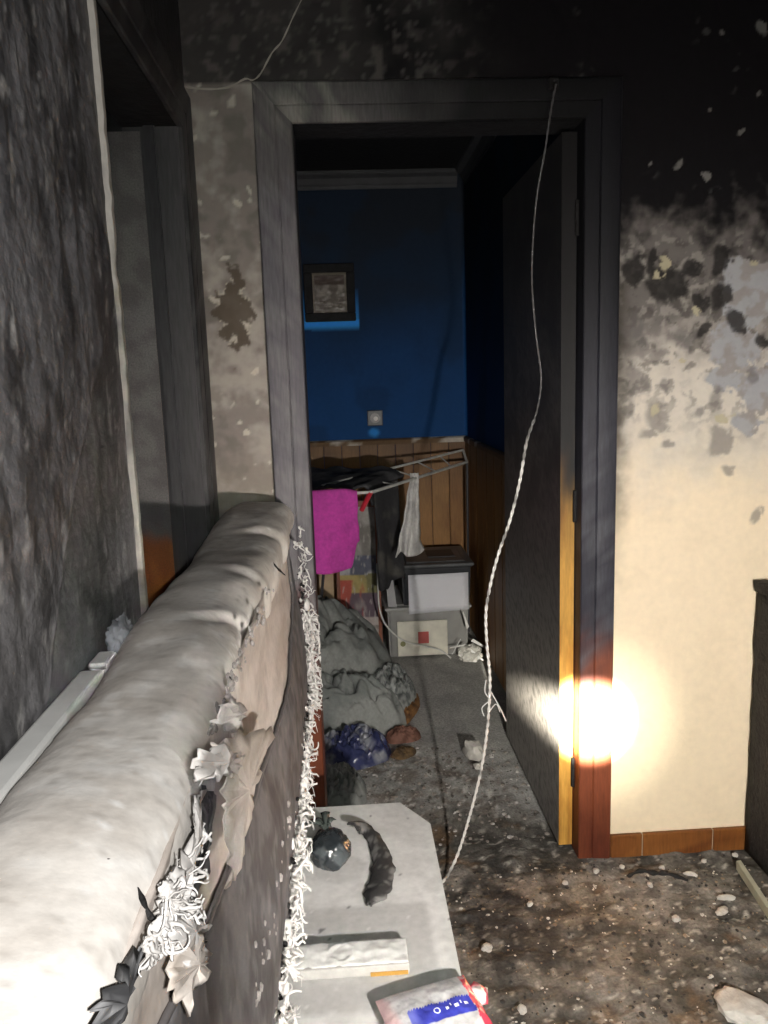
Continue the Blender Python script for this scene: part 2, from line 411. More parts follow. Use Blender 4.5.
o = obj('trim_3', bm, M['moulding'], loc=(FX,3.3,2.42)); tag(o,'soot black ceiling moulding over the side wall of the blue room','moulding',kind='structure')

# wainscot planks
WZ = 1.075
def plank_col(seed, dark):
    base = mix((.32,.155,.05),(.42,.22,.075),random.random())
    def f(p,n):
        q = Vector((p.x*5,p.y*5,p.z*.6)); g = FB(q,6,seed)
        c = mix(base,(.17,.075,.022),ss(-.1,.45,g)*.6)
        c = mix(c,(.05,.032,.02), ss(.75,1.12,p.z+.15*FB(p,5,2.))*.6)
        c = mix(c,(.035,.028,.024), dark*(.6+.4*ss(.3,.7,p.z)))
        return c
    return f
def wplank(parent, a, c, ax, dark, seed):
    bm = nb(); vs = box(bm,a,c,.002)
    bmesh.ops.subdivide_edges(bm,edges=[e_ for e_ in bm.edges if abs(e_.verts[0].co.z-e_.verts[1].co.z)>.5],cuts=10)
    return obj('plank',bm,M['paintwood'],parent,col=plank_col(seed,dark))
x = FX-.012; k = 0
while x > -.75:
    wplank(wall_far,(x-.0985,FY-.017-.003*random.random(),.005),(x-.001,FY-.001,WZ-.012+.010*random.uniform(-.4,.6)),0,.12,k); x -= .1; k += 1
bm = nb()
rows=[]
for i in range(61):
    xx = lerp(-.75,FX-.014,i/60); d = .006*ss(.2,.5,noise.noise(Vector((xx*8,1,1))))
    rows.append([(xx,FY-.002,WZ-.02),(xx,FY-.028+d,WZ-.018),(xx,FY-.030+d,WZ+.004-d),(xx,FY-.022,WZ+.012-d),(xx,FY-.002,WZ+.014)])
loft(bm,rows,closed=True,caps=True)
rail_col = lambda p,n: mix((.13,.075,.035),(.60,.55,.48),ss(.12,.34,FB(p,7,3.)+.12*N(p,40))*.9)
obj('cap_rail',bm,M['vc'],wall_far,col=rail_col,smooth=True,auto=40)
y = FY-.02; k = 40
while y > 2.95:
    wplank(wall_fr,(FX-.017-.003*random.random(),y-.088,.005),(FX-.001,y-.001,WZ-.01),1,.12,k); y -= .092; k += 1
bm = nb(); box(bm,(FX-.03,2.95,WZ-.02),(FX-.001,FY-.032,WZ+.012),.006); bmesh.ops.subdivide_edges(bm,edges=[e_ for e_ in bm.edges if e_.calc_length()>.5],cuts=40); obj('cap_rail',bm,M['vc'],wall_fr,col=rail_col)

# room behind the side door (only a sliver shows)
bm = nb(); box(bm,(-2.0,.3,2.56),(XL-.12,3.0,2.66)); tag(obj('ceiling.002',bm,mat('teal_sooted_paint',(.10,.17,.19),.8),loc=(-1.2,1.6,2.56)),'dull teal ceiling of the room behind the side door','ceiling',kind='structure')
bm = nb(); box(bm,(-2.1,.3,0),(-2.0,3.0,2.66)); tag(obj('wall_side',bm,M['black'],loc=(-2.0,1.6,0)),'dark wall of the room behind the side door','wall',kind='structure')
bm = nb(); box(bm,(-2.0,2.9,0),(-1.8,3.0,2.66)); box(bm,(-1.8,YB+WT-.03,0),(XL-.13,YB+WT-.005,2.56)); tag(obj('wall_side_end',bm,M['black'],loc=(-1.2,2.2,0)),'dark end wall behind the half open side door','wall',kind='structure')
bm = nb(); box(bm,(-2.0,.3,-.12),(XL-.12,3.0,-.006)); tag(obj('floor.002',bm,M['char'],loc=(-1.2,1.6,-.006)),'charred floor of the room behind the side door','floor',kind='structure')

# ---- door casings
PROF = [(0,0),(0,.010),(.003,.013),(.038,.0145),(.041,.0125),(.044,.0155),(.085,.021),(.091,.020),(.094,.016),(.094,0)]
def casing_col(zlow, zhigh, top, redc=(.135,.036,.016)):
    def f(p,n):
        q = Vector((p.x*8,p.y*8,p.z*.8)); g = FB(q,5,2.); h = FB(p,16,4.)
        c = mix(redc,(.07,.015,.008),ss(-.1,.4,g)*.7)
        t = ss(zlow,zhigh,p.z+h*.12+.1*FB(q,3,6.))
        c = mix(c, top if not callable(top) else top(p,h), t)
        return c
    return f
def v_casing(name, parent, origin, udir, ndir, ztop, col, mitre=True, z0=0., width=1.):
    bm = nb(); rows = []
    o_, u_, n_ = Vector(origin), Vector(udir), Vector(ndir); K = 90
    for i in range(K+1):
        rows.append([o_+u_*(p*width)+n_*d+Vector((0,0,lerp(z0,ztop+(p*width if mitre else 0),i/K))) for p,d in PROF])
    loft(bm,rows,closed=True,caps=True)
    return obj(name,bm,M['paintwood'],parent,col=col,smooth=True,auto=25)
fr1 = thing('trim_4',(.28,YB,0),'soot blackened red-brown wooden frame around the doorway to the blue room','door frame',kind='structure')
topL = lambda p,h: mix((.105,.098,.108),(.15,.14,.145),ss(-.2,.3,h)) if p.z<1.9 else mix((.115,.105,.105),(.30,.28,.25),ss(0,.4,h)*ss(2.0,2.1,p.z))
topR = lambda p,h: mix(mix((.026,.026,.036),(.007,.007,.009),ss(1.2,1.75,p.z)),(.060,.060,.072),ss(-.1,.4,h)*ss(1.5,.9,p.z))
v_casing('casing',fr1,(OX0,YB,0),(-1,0,0),(0,-1,0),OZ,casing_col(.50,.95,topL))
v_casing('casing',fr1,(OX1,YB,0),(1,0,0),(0,-1,0),OZ,casing_col(.46,.78,topR))
bm = nb(); rows=[]
for i in range(61):
    rows.append([Vector((lerp(OX0-p,OX1+p,i/60),YB-d,OZ+p)) for p,d in PROF])
loft(bm,rows,closed=True,caps=True)
obj('head_casing',bm,M['paintwood'],fr1,smooth=True,auto=25,col=lambda p,n: mix(mix((.115,.108,.105),(.26,.245,.22),ss(-.1,.35,FB(p,14,2.))*ss(.25,-.05,p.x)),(.006,.006,.0065),ss(-.1,.42,p.x+.1*FB(p,8,2.))))
bm = nb(); box(bm,(OX0-.018,YB-.002,0),(OX0,YB+WT+.004,OZ)); bmesh.ops.subdivide_edges(bm,edges=[e_ for e_ in bm.edges if abs(e_.verts[0].co.z-e_.verts[1].co.z)>.5],cuts=60)
obj('jamb',bm,M['paintwood'],fr1,col=casing_col(.55,1.0,(.05,.045,.05)))
bm = nb(); box(bm,(OX1,YB-.002,0),(OX1+.018,YB+WT+.004,OZ)); bmesh.ops.subdivide_edges(bm,edges=[e_ for e_ in bm.edges if abs(e_.verts[0].co.z-e_.verts[1].co.z)>.5],cuts=60)
obj('jamb',bm,M['paintwood'],fr1,col=casing_col(.46,.78,topR))
bm = nb(); box(bm,(OX0-.018,YB-.002,OZ),(OX1+.018,YB+WT+.004,OZ+.018)); obj('head_jamb',bm,M['black'],fr1)

# open door leaf
HX, HY, LEN = .602, 2.145, .755
ang = math.atan2(.0,.77)
def slab_col(p,n,edge=False):
    q = Vector((p.x*4,p.y,p.z)); g = FB(q,7,1.); h = FB(q,40,3.)
    if edge:
        c = mix((.50,.27,.055),(.36,.17,.03),ss(-.1,.4,FB(Vector((p.x*8,p.y*8,p.z*.7)),6,3.)))
        t = ss(.85,1.22,p.z+.1*g)
        return mix(c,(.008,.0075,.0075),t)
    c = mix((.060,.055,.052),(.13,.12,.112),ss(-.4,.4,g+.3*h))
    c = mix(c,(.34,.32,.295),ss(1.1,.35,p.z+.12*g)*.75)
    c = mix(c,(.03,.028,.028),ss(.1,.35,FB(q,90,2.))*.6)
    return mix(c,(.022,.021,.024),ss(1.2,1.9,p.z+.1*g)*.75)
bm = nb()
T = .040
def slabp(a,c,d): return Vector((HX+a*LEN*math.sin(ang)+d*T*math.cos(ang), HY+a*LEN*math.cos(ang)-d*T*math.sin(ang), lerp(.012,2.035,c)))
grid(bm,60,160,lambda a,c: slabp(a,c,0)); grid(bm,60,160,lambda a,c: slabp(1-a,c,1))
grid(bm,4,160,lambda a,c: slabp(1,c,a))
grid(bm,4,4,lambda a,c: slabp(c,1,a)); grid(bm,4,4,lambda a,c: slabp(1-c,0,a))
o = obj('door_1',bm,M['slab'],loc=(HX,HY,0),col=slab_col,smooth=True,auto=30); tag(o,'sooted door leaf standing open into the blue room with bare yellow hinge edge','door',kind='structure')
bm = nb(); grid(bm,4,160,lambda a,c: slabp(-.003,c,1-a)); grid(bm,4,160,lambda a,c: slabp(.0,c,a))
obj('hinge_edge',bm,M['paintwood'],o,col=lambda p,n: slab_col(p,n,True))
for z in (.25,1.05,1.82):
    bm = nb(); box(bm,(HX+T+.001,HY-.004,z-.045),(HX+T+.0035,HY+.003,z+.045)); tube(bm,[(HX+T-.001,HY-.009,z-.045),(HX+T-.001,HY-.009,z+.045)],.0055,8)
    obj('hinge',bm,M['char'],o)

# side door: frame and leaf
fr2 = thing('trim_5',(XL,1.7,0),'soot black wooden frame of the side doorway','door frame',kind='structure')
sidetop = lambda p,h: mix((.030,.030,.032),(.075,.072,.072),ss(-.2,.4,h))
v_casing('casing',fr2,(XL,LY1,0),(0,1,0),(1,0,0),LZ-.02,casing_col(.55,.95,sidetop),mitre=True)
bm = nb(); rows=[]
for i in range(41):
    rows.append([Vector((XL+d,lerp(LY0,LY1+p,i/40),LZ-.02+p)) for p,d in PROF])
loft(bm,rows,closed=True,caps=True); obj('head_casing',bm,M['paintwood'],fr2,col=lambda p,n: sidetop(p,FB(p,16,4.)),smooth=True,auto=25)
bm = nb(); box(bm,(XL-.125,LY1-.006,0),(XL+.002,LY1+.012,LZ-.02)); box(bm,(XL-.075,LY1-.018,0),(XL-.05,LY1-.006,LZ-.02)); obj('jamb',bm,M['paintwood'],fr2,col=lambda p,n: sidetop(p,FB(p,16,4.)))
bm = nb(); box(bm,(XL-.125,LY0+.005,LZ-.02),(XL+.002,LY1+.012,LZ)); obj('head_jamb',bm,M['black'],fr2)
def leaf2(p,n):
    f = FB(p,18,3.); c = mix((.42,.135,.025),(.30,.09,.016),ss(-.2,.3,FB(Vector((p.x*6,p.y,p.z)),7,1.)))
    return mix(c, mix((.085,.078,.074),(.13,.12,.115),ss(-.3,.3,f)), ss(1.03,1.075,p.z+.03*f+.02*N(p,60)))
bm = nb()
grid(bm,50,150,lambda a,c: Vector((XL-.085-.64*a,LY1-.008,lerp(.01,LZ-.03,c)))); box(bm,(XL-.085-.64,LY1-.0075,.01),(XL-.085,LY1+.032,LZ-.03))
o = obj('door_2',bm,M['slab'],loc=(XL-.4,LY1,0),col=leaf2); tag(o,'sooted side door leaf swung inward, its lower part still orange wood','door',kind='structure')

# skirting tiles along the cream wall
bb = thing('baseboard_back',(.95,YB,0),'brown tile skirting under the cream wall beside the doorway','skirting',kind='structure')
for a,c in ((OX1+.095,P(642,855,1,YB-.01).x),(P(642,855,1,YB-.01).x,P(712,852,1,YB-.01).x),(P(712,852,1,YB-.01).x,1.27)):
    bm = nb(); box(bm,(a+.0015,YB-.014,-.006),(c-.0015,YB+.0005,.066),.0025)
    bmesh.ops.subdivide_edges(bm,edges=list(bm.edges),cuts=3)
    obj('tile',bm,M['paintwood'],bb,col=lambda p,n: mix((.20,.075,.018),(.13,.042,.011),ss(-.2,.4,FB(Vector((p.x,p.y,p.z*4)),14,2.))))
bm = nb(); box(bm,(OX1+.095,YB-.009,-.006),(1.27,YB+.0002,.064)); obj('grout',bm,mat('pale_grout',(.42,.36,.27),.9),bb)

# ------------------------------------------------------------------ burnt sofa back
SX = -.225
sofa = thing('burnt_sofa',(SX,1.0,0),'burnt upholstered sofa back under pale ash, its torn cover hanging in shreds','sofa')
bm = nb(); box(bm,(-.312,.12,0),(-.205,1.97,.98),.02,2)
bmesh.ops.subdivide_edges(bm,edges=[e_ for e_ in bm.edges if e_.calc_length()>.3],cuts=12)
obj('frame',bm,M['char'],sofa)
YN, YFAR = .12, 2.035
def edges(y):
    """left and right edge and crown height of the padded top"""
    t = (y-YN)/(YFAR-YN)
    l = lerp(-.312,-.318,ss(1.0,1.2,y)) + .003*noise.noise(Vector((4,y*3,0))) +.02*ss(1.75,2.03,y)
    r_ = -.146 + .006*noise.noise(Vector((9,y*4,0))) + .010*ss(1.2,1.8,y)
    return l, r_, 1.095+.012*noise.noise(Vector((1,y*2.2,3)))+.026*ss(1.3,1.95,y)
creases = [(1.66,.022,.3),(1.06,.018,.5),(1.36,.022,-.5)]
def roll(y, a):
    l, r_, h = edges(y)
    cx, hw = (l+r_)/2, (r_-l)/2
    ca, sa = math.cos(a), math.sin(a)
    sx = math.copysign(abs(ca)**.72, ca); sz = math.copysign(abs(sa)**.72, sa)
    p = Vector((cx+hw*sx, y, h-.055+.055*sz))
    if p.z < h-.085: p.z = h-.085
    q = Vector((p.x*1.6,y,p.z))
    d = .0075*FB(q,5,2.,2)+.0022*N(q,15,4.)+.0007*FB(q,70,1.)
    for cy, w_, sk in creases:
        dd = (y-cy-sk*(p.x-cx)-.01*noise.noise(Vector((p.x*20,cy,0))))/w_
        d -= .005*math.exp(-dd*dd)*ss(-.1,.6,sx+.1); d += .003*math.exp(-(dd-1.6)**2)*ss(-.3,.6,sx)
    nrm = Vector((sx,0,sz*1.1+.1)).normalized()
    p += nrm*d
    endt = ss(YFAR-.001,YFAR-.05,y)
    p.z = lerp(h-.06,p.z,max(endt,.25)**.5) if p.z > h-.06 else p.z
    return p
def roll_col(p,n):
    f1 = FB(p,7,1.); f2 = FB(p,25,5.); f3 = FB(p,80,2.)
    c = mix((.56,.52,.475),(.70,.665,.62),ss(-.4,.4,f1+.4*f2))
    c = mix(c,(.80,.78,.75),ss(.25,.55,f2)*.5)
    c = mix(c,(.25,.22,.19),ss(.42,.55,f3)*.35)
    c = mix(c,(.85,.84,.82),ss(.60,.68,N(p,75,4.))*.8)
    return c
bm = nb(); rows=[]
KY, KA = 300, 56
for i in range(KY+1):
    y = lerp(YN,YFAR,i/KY); rows.append([roll(y,2*math.pi*k/KA) for k in range(KA)])
loft(bm,rows,closed=True,caps=True)
obj('padded_top',bm,M['ash'],sofa,col=roll_col,smooth=True)
# dark cracks where the cover split
for pts in (((82,835),(95,830),(106,826),(118,822)),((124,826),(136,840),(146,852),(154,848)),((262,541),(276,546),(284,552)),((205,636),(218,642),(232,646))):
    bm = nb(); pp = [P(px,py,2,1.112) for px,py in pts]
    pp = [Vector((q.x,q.y,roll(q.y,math.acos(clamp((q.x-sum(edges(q.y)[:2])/2)/((edges(q.y)[1]-edges(q.y)[0])/2),-.95,.95))).z+.0005)) for q in pp]
    tube(bm,smooth_path(pp,5),lambda t: .0006+.0022*math.sin(math.pi*t)*(.7+.3*math.sin(t*23)),5); obj('split',bm,M['char'],sofa)
# beige inner face between the padded top and the dark cover
curve = [(1.84,.93),(1.70,.885),(1.55,.86),(1.435,.845),(1.2,.855),(.93,.89),(.72,.925),(.52,.968),(.38,.99),(.14,1.0)]
def curve_z(y):
    for (a,za),(c,zc) in zip(curve,curve[1:]):
        if c <= y <= a: return lerp(zc,za,(y-c)/(a-c))
    return curve[0][1] if y > curve[0][0] else curve[-1][1]
def side_x(y,z):
    return lerp(-.152,-.118,ss(1.06,.72,z)) + .005*noise.noise(Vector((2,y*4,z*6)))+.002*FB(Vector((0,y,z)),20)
bm = nb()
grid(bm,170,24,lambda a,c: Vector((side_x(lerp(.14,1.86,a),lerp(curve_z(lerp(.14,1.86,a))-.01,1.065,c))-.004*(1-c),lerp(.14,1.86,a),lerp(curve_z(lerp(.14,1.86,a))-.01,1.065,c))))
o = obj('inner_cover',bm,M['ash'],sofa,smooth=True,col=lambda p,n: mix(mix((.46,.405,.36),(.56,.50,.455),ss(-.3,.4,FB(Vector((p.x,p.y*.6,p.z*3)),9,2.))),(.10,.09,.085),ss(.3,.6,FB(p,18,6.))*.2))
o.modifiers.new('thick','SOLIDIFY').thickness = .006
# dark outer cover below the curve
def cover_col(p,n):
    f = FB(p,20,2.); c = mix((.070,.068,.072),(.125,.120,.125),ss(-.3,.4,f))
    c = mix(c,(.26,.25,.25),ss(.25,.5,FB(p,34,5.))*.3)
    return mix(c,(.025,.024,.024),ss(.15,.45,FB(p,13,8.))*.45)
def cov(a,c):
    y = lerp(.30,1.865,a); zt = curve_z(y)+.004+.006*ss(1.86,1.80,y); zb = .665+.012*noise.noise(Vector((y*14,0,1)))+.03*ss(.9,.3,y)
    if y > 1.80: zt = lerp(zt,1.045,ss(1.80,1.85,y))
    z = lerp(zb,zt,c); return Vector((side_x(y,z)+.005+.006*noise.noise(Vector((5,y*9,z*5)))*(1-c),y,z))
bm = nb(); grid(bm,170,34,cov)
o = obj('outer_cover',bm,M['ash'],sofa,smooth=True,col=cover_col); o.modifiers.new('thick','SOLIDIFY').thickness = .005
bm = nb(); tube(bm,[cov(i/120,1.0)+Vector((.002,0,.001)) for i in range(120)],.0035,6); obj('piping',bm,M['ash'],sofa,col=(.12,.11,.11),smooth=True)
# seam with puffs of stuffing on the dark cover
bm = nb()
for i in range(34):
    y = random.uniform(.7,1.16); z = lerp(.80,.74,(y-.7)/.46)+random.gauss(0,.02)
    p = Vector((side_x(y,z)+.010,y,z)); s = random.uniform(.002,.007)
    blob(bm,p,(s*.6,s,s),1,lambda d: .3*N(d,3,i))
o = obj('stuffing',bm,M['lint'],sofa); o['kind'] = 'stuff'
# white shredded fibres along the far edge and lower hem of the cover
fibres = bm = nb()
path = [Vector((-.112,1.868,1.05-.385*i/20)) for i in range(21)]+[Vector((-.110,lerp(1.866,.72,i/60),.665)) for i in range(1,61)]
def shred(p, ln, rad, spread, bm=None, lo=-.128, hi=-.080):
    bm = bm or fibres
    d = Vector((random.gauss(.25,.5),random.gauss(0,.8),random.gauss(-.8,.6))).normalized()
    pts = [p.copy()]
    for s in range(6):
        d = (d+Vector((random.gauss(0,spread*.7),random.gauss(0,spread),random.gauss(-.08,spread)))).normalized()
        q = pts[-1]+d*ln/6
        q.x = clamp(q.x,lo,hi)
        pts.append(q)
    tube(bm,smooth_path(pts,2),lambda t: rad*(1-.6*t),4)
for i in range(900):
    t = random.random(); p = path[int(t*(len(path)-1))].copy()
    far = p.z > .69
    if far and p.z > .86 and random.random() < .72: continue
    p += Vector((random.uniform(-.006,.012),random.gauss(0,.012),random.gauss(-.004,.013)))
    shred(p,random.uniform(.02,.055),random.choice((.0010,.0014,.002,.0032,.0042)),.6)
for i in range(230):                              # the thick tuft at the corner of the cover
    z = random.uniform(.62,.86); p = Vector((-.108+random.uniform(-.006,.012),1.868+random.gauss(0,.018),z))
    shred(p,random.uniform(.03,.07),random.choice((.0014,.002,.003,.0045)),.5,hi=-.078)
for i in range(46):
    t = random.uniform(.1,1.); p = path[int(t*(len(path)-1))]+Vector((random.uniform(0,.012),random.gauss(0,.012),random.gauss(-.006,.012)))
    s = random.uniform(.005,.013); blob(bm,p,(s*.6,s,s*1.2),2,lambda d: .55*N(d,2.4,i*3.1))
o = obj('frayed_fibres',bm,M['fringe'],sofa,smooth=True); o['kind'] = 'stuff'
# sooty fluff sprinkled inside the shreds
bm = nb()
for i in range(240):
    p = path[random.randrange(4,len(path))]+Vector((random.uniform(-.012,.006),random.gauss(0,.012),random.gauss(.006,.016)))
    s = random.uniform(.002,.005); blob(bm,p,(s,s,s),1)
o = obj('soot_flecks',bm,M['char'],sofa); o['kind'] = 'stuff'
# torn flaps
def flap(name, px, X, m, col, th=.005, bend=.012):
    pts = [P(a,c,0,X) for a,c in px]; cen = sum(pts,Vector())/len(pts)
    pts = [p+Vector((bend*noise.noise(p*23),0,0)) for p in pts]
    dense = []
    for a,c in zip(pts,pts[1:]+pts[:1]):
        for k in range(6): dense.append(a.lerp(c,k/6)+Vector((.004*random.uniform(-1,1),.004*random.uniform(-1,1),.004*random.uniform(-1,1))))
    bm = nb()
    rings = []
    for s,dx in ((0,.008),(.4,.007),(.75,.004),(1,0)):
        rings.append([bm.verts.new(cen.lerp(p,s)+Vector((dx*.6+.006*noise.noise((cen.lerp(p,s))*60),0,0))) for p in dense] if s else None)
    c0 = bm.verts.new(cen+Vector((.008,0,0)))
    n_ = len(dense)
    for i in range(n_): bm.faces.new((c0,rings[1][i],rings[1][(i+1)%n_]))
    for ra,rb in ((1,2),(2,3)):
        for i in range(n_): bm.faces.new((rings[ra][i],rings[rb][i],rings[rb][(i+1)%n_],rings[ra][(i+1)%n_]))
    o = obj(name,bm,m,sofa,col=col,smooth=True,auto=22); o.modifiers.new('thick','SOLIDIFY').thickness = th*.4
    return o
beige = lambda p,n: mix((.40,.35,.305),(.55,.50,.455),ss(-.3,.3,FB(p,40,2.)))
pale = lambda p,n: mix((.46,.44,.42),(.68,.66,.64),ss(-.3,.3,FB(p,50,2.)))
flap('torn_flap',[(212,748),(236,734),(270,728),(262,760),(252,800),(240,850),(226,888),(222,862),(222,812),(226,775)],-.118,M['ash'],beige)
flap('torn_flap',[(203,752),(222,744),(238,756),(240,770),(222,778),(205,776)],-.116,M['ash'],lambda p,n: (.50,.475,.45),.006,.02)
flap('torn_flap',[(219,700),(230,698),(243,712),(246,728),(230,730),(218,722)],-.128,M['ash'],lambda p,n: (.50,.475,.45),.006,.02)
flap('torn_flap',[(172,905),(190,893),(205,925),(186,938),(200,960),(176,968),(164,935)],-.128,M['ash'],pale,.007,.02)
flap('torn_flap',[(180,945),(200,930),(206,945),(190,985),(178,1012),(172,985)],-.122,M['ash'],beige,.005,.015)
flap('torn_flap',[(196,800),(204,793),(196,850),(180,905),(160,950),(152,945),(172,890),(186,845)],-.131,M['ash'],pale,.004,.008)
# white stuffing clumps bursting out under the padded top
for px,py,s in ((176,885,.013),(186,868,.011),(170,905,.012),(192,915,.009),(160,930,.010),(150,945,.008),(206,765,.008),(200,835,.006),(182,900,.010),(166,890,.008)):
    p = P(px,py,0,-.131); bm = nb(); blob(bm,p,(s*.55,s*.75,s*.75),3,lambda d: .5*FB(d,2.2,px)+.4*FB(d,7,py))
    for k in range(16): shred(p+Vector((random.uniform(0,s*.4),random.gauss(0,s*.5),random.gauss(0,s*.5))),s*random.uniform(1.2,2.6),random.choice((.0009,.0014,.0022)),.6,bm,-.146,-.112)
    obj('stuffing_clump',bm,M['ash'],sofa,col=pale,smooth=True)
# charred springs showing in the split
for i in range(13):
    p = P(lerp(203,178,i/12),lerp(792,880,i/12),0,-.137)
    bm = nb(); tube(bm,[p+Vector((.006*math.sin(t*math.pi),.004*math.cos(t*math.pi),-.03*t)) for t in [k/6 for k in range(7)]],.0022,5); obj('spring',bm,M['char'],sofa)
flap('charred_padding',[(204,785),(214,795),(212,850),(196,900),(172,930),(182,880),(194,830)],-.142,M['ash'],lambda p,n: mix((.03,.03,.03),(.16,.155,.15),ss(0,.4,FB(p,70,2.))),.004,.004)
flap('charred_padding',[(140,945),(128,965),(108,1000),(85,1040),(60,1075),(80,1075),(108,1035),(122,1000),(136,965)],-.141,M['ash'],lambda p,n: mix((.03,.03,.032),(.20,.20,.205),ss(0,.4,FB(p,60,2.))),.004,.004)
# row of staples and lint under the seam
bm = nb()
for i in range(60):
    t = random.random(); px, py = lerp(272,205,t)+random.uniform(-5,5), lerp(588,745,t)+random.uniform(-6,6)
    p = P(px,py,0,-.140); s = random.uniform(.002,.006); blob(bm,p,(s*.6,s,s),1,lambda d: .4*N(d,2,i))
o = obj('lint',bm,M['lint'],sofa); o['kind'] = 'stuff'

# things wedged between the sofa and the wall
bd = thing('white_board',(-.33,.7,0),'long white board standing on edge between the sofa and the sooted wall','board')
bm = nb(); box(bm,(-.345,.3,.40),(-.326,.975,1.05),.002); obj('panel',bm,M['white'],bd)
bm = nb(); box(bm,(-.3475,.3,1.05),(-.3165,.975,1.066),.004,2); obj('edge_strip',bm,M['white'],bd)
for yy in (.34,.94):
    bm = nb(); box(bm,(-.344,yy-.012,0),(-.327,yy+.012,.402),.002); obj('leg',bm,M['white'],bd)
p = P(108,668,0,-.325)
wb = thing('white_bracket',(p.x,p.y,0),'small white plastic end cap standing beyond the end of the white board','bracket')
bm = nb(); box(bm,(-.342,p.y-.02,0),(-.322,p.y+.02,p.z+.006),.004,2); obj('post',bm,M['white'],wb)
bm = nb(); box(bm,(-.3435,p.y-.025,p.z+.006),(-.318,p.y+.025,p.z+.016),.004,2); obj('rim',bm,M['white'],wb)
p = P(122,640,0,-.318)
gl = thing('melted_bag',(p.x,p.y,0),'crumpled grey melted plastic bag squeezed between sofa and corner bead','bag')
bm = nb(); blob(bm,p,(.018,.032,.030),4,lambda d: .4*FB(d,2.2,3.)+.15*FB(d,7,1.)); obj('crumpled_top',bm,M['gloss'],gl,col=lambda q,n: mix((.34,.35,.38),(.16,.165,.18),ss(-.1,.4,FB(q,40))),smooth=True)
bm = nb(); blob(bm,(p.x-.004,p.y,p.z*.5),(.012,.02,p.z*.5),3,lambda d: .1*FB(d,3,3.)); obj('hanging_body',bm,M['gloss'],gl,col=lambda q,n: mix((.34,.35,.38),(.16,.165,.18),ss(-.1,.4,FB(q,40))),smooth=True)

# ------------------------------------------------------------------ white table and what lies on it
TZ = .45
tb = thing('white_table',(0,1.2,0),'low white table with clipped corners, dusted with ash, beside the burnt sofa','table')
TX0, TX1, TY0, TY1 = -.185, .158, .62, 1.679
outl = [(TX0+.05,TY1),(.098,TY1),(TX1,1.585),(TX1,TY0+.09),(.098,TY0),(TX0+.05,TY0),(TX0,TY0+.09),(TX0,1.585)]
def table_col(p,n):
    q = Vector((p.x,p.y,0)); f = FB(q,14,2.); g = FB(q,50,4.)
    c = mix((.58,.58,.56),(.66,.66,.64),ss(-.3,.3,f))
    a = P(300,930,2,TZ); b_ = P(428,922,2,TZ); d_ = P(470,1000,2,TZ)
    e_ = ss(.012,-.004,abs(p.y-1.20)-.12+.0+.004*g)*ss(.012,-.004,(p.x-(.118-.35*max(0,1.29-p.y)*0)))
    c = mix(c,(.43,.43,.415),e_*.85)                                     # area kept free of pale ash
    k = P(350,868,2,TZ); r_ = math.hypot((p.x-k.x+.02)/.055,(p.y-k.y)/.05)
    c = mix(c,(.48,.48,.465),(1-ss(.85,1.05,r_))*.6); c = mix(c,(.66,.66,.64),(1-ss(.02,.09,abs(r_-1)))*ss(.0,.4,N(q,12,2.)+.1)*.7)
    c = mix(c,(.05,.05,.05),ss(.60,.66,N(q,60,8.))*.8)
    return mix(c,(.72,.72,.70),ss(.58,.66,N(q,70,2.))*.7)
bm = nb()
def inpoly(x,y):
    ok = TX0 <= x <= TX1 and TY0 <= y <= TY1
    return ok
nx, ny = 60, 170
def tmap(a,c):
    y = lerp(TY0,TY1,c); x0, x1 = TX0, TX1
    if y > 1.585: k = (y-1.585)/(TY1-1.585); x1 = lerp(TX1,.098,k); x0 = lerp(TX0,TX0+.05,k)
    if y < TY0+.09: k = (TY0+.09-y)/.09; x1 = lerp(TX1,.098,k); x0 = lerp(TX0,TX0+.05,k)
    return Vector((lerp(x0,x1,a),y,TZ))
grid(bm,nx,ny,tmap)
bnd = [e_ for e_ in bm.edges if e_.is_boundary]
ex = bmesh.ops.extrude_edge_only(bm,edges=bnd)
for v in [g for g in ex['geom'] if isinstance(g,bmesh.types.BMVert)]: v.co.z -= .022
loop = [e_ for e_ in bm.edges if e_.is_boundary]; bmesh.ops.holes_fill(bm,edges=loop)
obj('table_top',bm,M['vc'],tb,col=table_col,smooth=True,auto=40)
for sx in (TX0+.05,TX1-.05):
    for sy in (TY0+.12,TY1-.12):
        bm = nb(); tube(bm,[(sx,sy,0),(sx,sy,TZ-.02)],.014,10); obj('leg',bm,M['white'],tb)
bm = nb(); box(bm,(TX0+.04,TY0+.11,TZ-.06),(TX1-.04,TY1-.11,TZ-.021),.004); obj('apron',bm,M['white'],tb)

